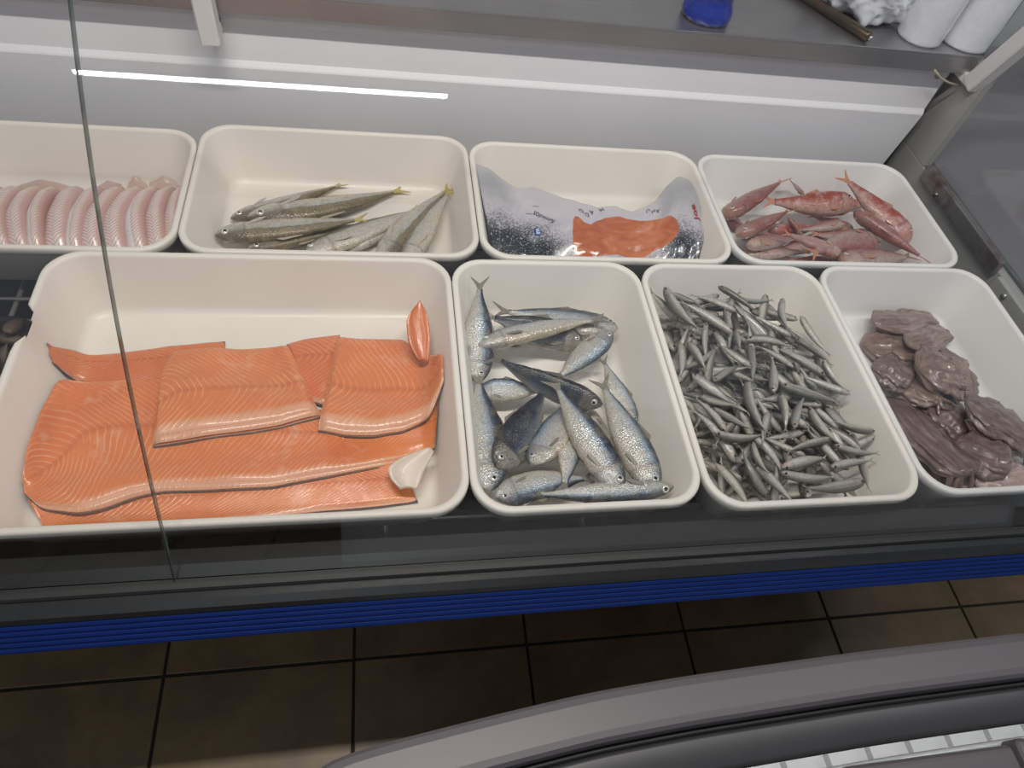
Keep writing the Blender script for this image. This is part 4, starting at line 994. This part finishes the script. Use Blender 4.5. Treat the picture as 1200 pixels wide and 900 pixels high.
def bag_text(txt, px, height, ang, mat, shear=0., name='lettering', sx=1., bold=0.):
    cu = bpy.data.curves.new(name, 'FONT'); cu.body = txt; cu.size = 1; cu.align_x = 'CENTER'; cu.align_y = 'CENTER'; cu.shear = shear; cu.offset = bold; cu.resolution_u = 3
    to = bpy.data.objects.new(name, cu); COL.objects.link(to)
    me = bpy.data.meshes.new_from_object(to.evaluated_get(bpy.context.evaluated_depsgraph_get())); bpy.data.objects.remove(to)
    bm = bmesh.new(); bm.from_mesh(me); bmesh.ops.triangulate(bm, faces=bm.faces); 
    s0, t0 = st_of(*px); i, j = int(s0*(BN-1)), int(t0*(BM-1))
    ds = np.linalg.norm(SURF[min(i+3, BN-1), j]-SURF[max(i-3, 0), j])/(6/(BN-1)); dt_ = np.linalg.norm(SURF[i, min(j+3, BM-1)]-SURF[i, max(j-3, 0)])/(6/(BM-1))
    ca, sa = math.cos(math.radians(ang)), math.sin(math.radians(ang))
    for q in bm.verts:
        x, y = q.co.x*height*sx, q.co.y*height; X, Y = ca*x-sa*y, sa*x+ca*y
        q.co = Vector(surf(s0+X/ds, t0+Y/dt_, .0011)-bc)
    m2 = bpy.data.meshes.new(name); bm.to_mesh(m2); bm.free(); m2.materials.append(mat); o = bpy.data.objects.new(name, m2); COL.objects.link(o); o.parent = wrapper
    return o
for ch, x, y, a in (('A', 603, 355, 176), ('H', 565, 352, 185), ('U', 525, 350, 190)): bag_text(ch, c3b(x, y), .0135, a, M['ink'])
for ch, x, y, a in (('M', 100, 342, 205), ('A', 30, 365, 195)): bag_text(ch, c3b(x, y), .0135, a, M['ink'])
for ch, x, y, a in (('D', 1030, 462, 185), ('O', 988, 430, 150)): bag_text(ch, c3a(x, y), .0135, a, M['ink'])
bag_text('fumados', c3a(650, 490), .0165, 160, M['ink'], .4, sx=.75)
bag_text('—', c3a(520, 470), .012, 175, M['ink']); bag_text('—', c3a(590, 392), .012, 180, M['ink']); bag_text('—', c3a(680, 655), .008, 175, M['ink']); bag_text('—', c3a(540, 575), .007, 175, M['ink'])
# round blue mark
s0, t0 = st_of(*c3a(603, 622)); 
def disc(name, s0, t0, rs, mat, off):
    i, j = int(s0*(BN-1)), int(t0*(BM-1)); ds = np.linalg.norm(SURF[i+3, j]-SURF[i-3, j])/(6/(BN-1)); dt_ = np.linalg.norm(SURF[i, j+3]-SURF[i, j-3])/(6/(BM-1))
    v = [surf(s0, t0, off)-bc]; R_ = 4; K_ = 28
    for q in range(1, R_+1): v += [surf(s0+q/R_*rs*math.cos(a)/ds, t0+q/R_*rs*1.25*math.sin(a)/dt_, off)-bc for a in np.linspace(0, 2*PI, K_, endpoint=False)]
    f = [(0, 1+k, 1+(k+1) % K_) for k in range(K_)]+quads(R_, K_, True, 1)
    return mk(name, v, f, mat, wrapper)
disc('logo', s0, t0, .0072, M['ink_blue'], .0012)
x = bag_text('m', c3a(603, 622), .014, 95, M['ink_white'], name='logo_letter', bold=.02)
for q in x.data.vertices: q.co.z += .0009
x = bag_text('Joe', c3b(940, 375), .026, 148, M['ink_red'], .35, name='red_script', sx=.8, bold=.025)
bag_text('~', c3b(1060, 430), .012, 150, M['ink'], name='script_underline')

# ------------------------------------------------------------------ shellfish at the left
hsh = HF(T['shell']); hsh.H = np.where(hsh.H > TRZ+.004, -.085, TRZ+.0005); r = np.random.default_rng(5)
N, NV = 14, 14; rings = []
for i in range(N):
    u = i/(N-1); k = math.sin(PI*min(1, .08+u*.95))**.7*(1-.35*u) if i < N-1 else .05
    rings.append(np.array([(u-.5, .26*k*math.sin(t), .17*k*np.sign(math.cos(t))*abs(math.cos(t))**.75) for t in np.linspace(0, 2*PI, NV, endpoint=False)]))
v, f = loft(rings); so = mk('mussel', v, [q[::-1] for q in f], M['shell']); shm = so.data; bpy.data.objects.remove(so)
k = 0; tries = 0
while k < 110 and tries < 2500:
    tries += 1
    L = r.uniform(.036, .052); p = np.array([r.uniform(T['shell'][1]-.16, T['shell'][1]-.026), r.uniform(.16, .352)]); yaw = r.uniform(0, 2*PI); d = np.array([math.cos(yaw), math.sin(yaw)])*L/2
    t = np.full(8, .16*L); za, zb = rest(hsh, p-d, p+d, t, .4*L, .85, .9, .5)
    if max(za, zb) > -.035: continue
    o = bpy.data.objects.new('mussel', shm); COL.objects.link(o); orient(o, np.array([*(p-d), za]), np.array([*(p+d), zb]), r.normal(0, 20)); o.matrix_world = o.matrix_world @ Matrix.Scale(L, 4)
    tag(o, 'dark mottled shell in the tray beside the chipped rim', 'shellfish', 'shellfish beside the salmon tray'); k += 1
    s = np.linspace(0, 1, 14)
    for off in (-.2, -.1, 0, .1, .2): hsh.put(p[0]-d[0]+2*s*d[0]-d[1]/L*2*off*L, p[1]-d[1]+2*s*d[1]+d[0]/L*2*off*L, za+(zb-za)*s+.14*L, 1)

# ------------------------------------------------------------------ things on the worktop
WZ = .2105
p = pz(827, 21, WZ)
vs = 1.5
jar = empty('blue_vase', (p[0], p[1]+.006, WZ)); tag(jar, 'glossy blue ceramic vase with chipped foot on the worktop', 'vase')
lathe('vase_body', [(a_*vs, b2*vs) for a_, b2 in [(.004, 0), (.026, 0), (.0305, .001), (.0325, .006), (.032, .013), (.0285, .021), (.0272, .027), (.0285, .034), (.034, .046), (.041, .066), (.044, .088), (.041, .111), (.033, .131), (.027, .144), (.029, .154), (.025, .153), (.023, .144), (.010, .116)]], M['blueglaze'], jar)
# sharpening rod
a = pz(1019, 44, WZ+.010); b_ = pz(938, -8, WZ+.010); d = (b_-a)/np.linalg.norm(b_-a)
rod = empty('sharpening_rod', a); tag(rod, 'brown round metal rod lying across the steel worktop', 'rod')
tube('rod_shaft', [(0, 0, 0), d*.004, d*.27], [.0085, .0100, .0100], M['woodrod'], rod, 14)
tube('rod_tip', [-d*.007, -d*.005, d*.001], [.0016, .0050, .0056], M['wire'], rod, 12)
# two rolls of film standing on end
for k, (px_, py_, rad, lab) in enumerate(((1082, 57, .046, 'slimmer upright roll of clear polythene bags beside the crumpled bag'), (1136, 64, .053, 'thicker upright roll of clear polythene bags at the worktop end'))):
    a = pz(px_, py_, WZ); e = empty('bag_roll', (a[0]+rad*.25, a[1]+rad, WZ)); tag(e, lab, 'roll', 'polythene rolls on the worktop')
    rings = []; NV = 48
    for z_ in np.r_[0, .004, np.linspace(.008, .24, 26), .246, .25]:
        k2 = .94 if z_ in (0, .25) else 1.
        rings.append(np.array([(rad*k2*(1+.006*math.sin(z_*70+2*t)+.005*math.sin(z_*160+5*t))*math.cos(t), rad*k2*(1+.006*math.sin(z_*70+2*t))*math.sin(t), z_) for t in np.linspace(0, 2*PI, NV, endpoint=False)]))
    v, f = loft(rings); mk('film_roll', v, [q[::-1] for q in f], M['film'], e)
    lathe('core', [(.012, .249), (.019, .2495), (.019, .256), (.012, .256)], M['woodrod'], e, 20)
# crumpled bag
ce_ = pz(1022, 34, WZ); n_th, n_ph = 90, 46; v = []
for i in range(n_ph):
    for j in range(n_th):
        a_ = 2*PI*j/n_th; ph = PI*(i+.5)/n_ph; x = math.sin(ph)*math.cos(a_); y = math.sin(ph)*math.sin(a_); z = math.cos(ph)
        k = 1+.16*abs(snoise(np.float64(x*5+z*3), np.float64(y*5-z*2), 31))+.07*abs(snoise(np.float64(x*14+z*6), np.float64(y*14), 32))-.12+.05*abs(snoise(np.float64(x*26+y*9), np.float64(y*26+z*20), 33))+.02*snoise(np.float64(x*60), np.float64(y*60+z*40), 34)
        v.append((.115*x*k, .085*y*k, max(0, .062+.066*z*k)))
f = quads(n_ph, n_th, True, flip=True)+[tuple(range(n_th)), tuple(range((n_ph-1)*n_th, n_ph*n_th))[::-1]]
o = mk('crumpled_bag', v, [q[::-1] for q in f], M['film'], None, smooth=True); o.location = (ce_[0]+.010, ce_[1]+.074, WZ)
tag(o, 'crumpled clear polythene bag between the rod and the rolls', 'plastic bag')
# loop of cable tie by the end post
p0 = pz(1096, 84, .168); tie = [on(1, .845, x_, y_) for x_, y_ in ((1095, 82), (1103, 92), (1112, 97), (1122, 100))]
o = tube('cable_tie', [q-tie[0] for q in tie], .0022, M['fin_pale'], None, 8); o.location = tie[0]; cpart(o)

# ------------------------------------------------------------------ chest freezer in the foreground
FZ = .10
front = [pz(x_, y_, FZ)[:2] for x_, y_ in ((1200, 740), (1000, 763), (800, 791), (690, 810), (600, 831), (500, 856), (420, 877), (384, 889))]
xr = front[0][0]; ext = [(1.42, -.300), (1.405, -.262), (1.36, -.236), (1.25, -.226), (1.08, -.2235)]
loop = [np.array(q) for q in ext]+[np.array(q) for q in front]+[np.array(q) for q in ((.115, -.283), (.100, -.310), (.094, -.36), (.094, -.80), (.105, -.85), (.14, -.875), (.3, -.90), (1.2, -.90), (1.36, -.89), (1.41, -.86), (1.42, -.80))]
lp = np.array(loop+[loop[0]]); dd = np.r_[0, np.cumsum(np.linalg.norm(np.diff(lp, axis=0), axis=1))]; s = np.linspace(0, dd[-1], 241)[:-1]
lp = np.stack([np.interp(s, dd, lp[:, k]) for k in (0, 1)], 1)
for _ in range(3): lp = .25*np.roll(lp, 1, 0)+.5*lp+.25*np.roll(lp, -1, 0)
tg = np.roll(lp, -1, 0)-np.roll(lp, 1, 0); tg /= np.linalg.norm(tg, axis=1)[:, None]; inn = np.stack([-tg[:, 1], tg[:, 0]], 1)
for _ in range(6): inn = (np.roll(inn, 1, 0)+inn+np.roll(inn, -1, 0)); inn /= np.linalg.norm(inn, axis=1)[:, None]
fc = np.array([.75, -.56, FLOOR]); fz = empty('chest_freezer', fc); tag(fz, 'grey chest freezer with curved plastic rim in front of the counter', 'freezer')
def sweep(name, prof, mat, smooth=True):
    rings = [np.c_[lp+inn*o_, np.full(len(lp), z_)]-fc for o_, z_ in prof]; v, f = loft(rings, (False, False)); return mk(name, v, f, mat, fz, smooth=smooth)
sweep('body', [(.06, FLOOR), (.022, FLOOR+.004), (.020, FLOOR+.01), (.020, .052), (.03, .056)], M['freezer_body'])
sweep('rim', [(.022, .050), (.004, .050), (.0005, .056), (0, .090), (.0008, .0965), (.004, .0995), (.010, .1010), (.036, .1035), (.042, .1030), (.0455, .100), (.047, .094), (.0475, .070)], M['freezer'], False)
sweep('gasket', [(.0475, .080), (.049, .086), (.0515, .086), (.053, .080)], M['rubber'])
sweep('channel', [(.053, .072), (.0545, .088), (.058, .0885), (.082, .086), (.085, .084), (.087, .070)], M['freezer_dark'])
sweep('lid_frame', [(.112, .060), (.112, .082), (.115, .085), (.150, .087), (.154, .085), (.155, .060)], M['freezer'])
sweep('track_floor', [(.086, .072), (.113, .072)], M['freezer_dark'])
# clear ribbed strip in the track, one short cell after another
tr = lp+inn*.089; cell = 0
yy = [k for k in range(len(lp)) if lp[k][1] < -.2 and lp[k][1] > -.34 and inn[k][1] < -.7]
for k in yy[1:-1:3]:
    a = lp[k]+inn[k]*.0875; b2 = lp[(k+3) % len(lp)]+inn[(k+3) % len(lp)]*.0875; a2 = lp[k]+inn[k]*.099; b3 = lp[(k+3) % len(lp)]+inn[(k+3) % len(lp)]*.099
    q = [a*.96+b2*.04, b2*.96+a*.04, b3*.96+a2*.04, a2*.96+b3*.04]
    v = [np.array([*w_, .0725])-fc for w_ in q]+[np.array([*(w_*.94+.06*np.mean(q, axis=0)), .0875])-fc for w_ in q]
    mk('strip_cell', v, [(0, 1, 2, 3)[::-1], (4, 5, 6, 7), (0, 1, 5, 4), (1, 2, 6, 5), (2, 3, 7, 6), (3, 0, 4, 7)], M['clear'], fz, smooth=False)
sweep('strip_edge', [(.0995, .073), (.0995, .0885), (.101, .0895), (.109, .0885), (.1105, .073)], M['clear'])
sweep('strip_base', [(.0872, .0735), (.0992, .0735)], M['wire'])
# lid glass and handle
gl = rrect(.30, 1.22, -.76, -.366, .03); A = np.c_[gl, np.full(len(gl), .082)]-fc; B = A+np.array([0, 0, .004]); v, f = loft([A, B]); mk('lid_glass', v, f, M['glass'], fz, smooth=False)
h0 = pz(1010, 893, .10); h1 = pz(1185, 872, .10)
hb = box('lid_handle', (h0[0]-.02, h1[1]-.045, .083), (h1[0], h1[1], .104), M['freezer'], None, .006, 3); at_world(hb, fz)
hb = box('handle_end', (h1[0]-.004, h1[1]-.045, .083), (h1[0]+.016, h1[1]+.004, .112), M['freezer'], None, .007, 3); at_world(hb, fz)
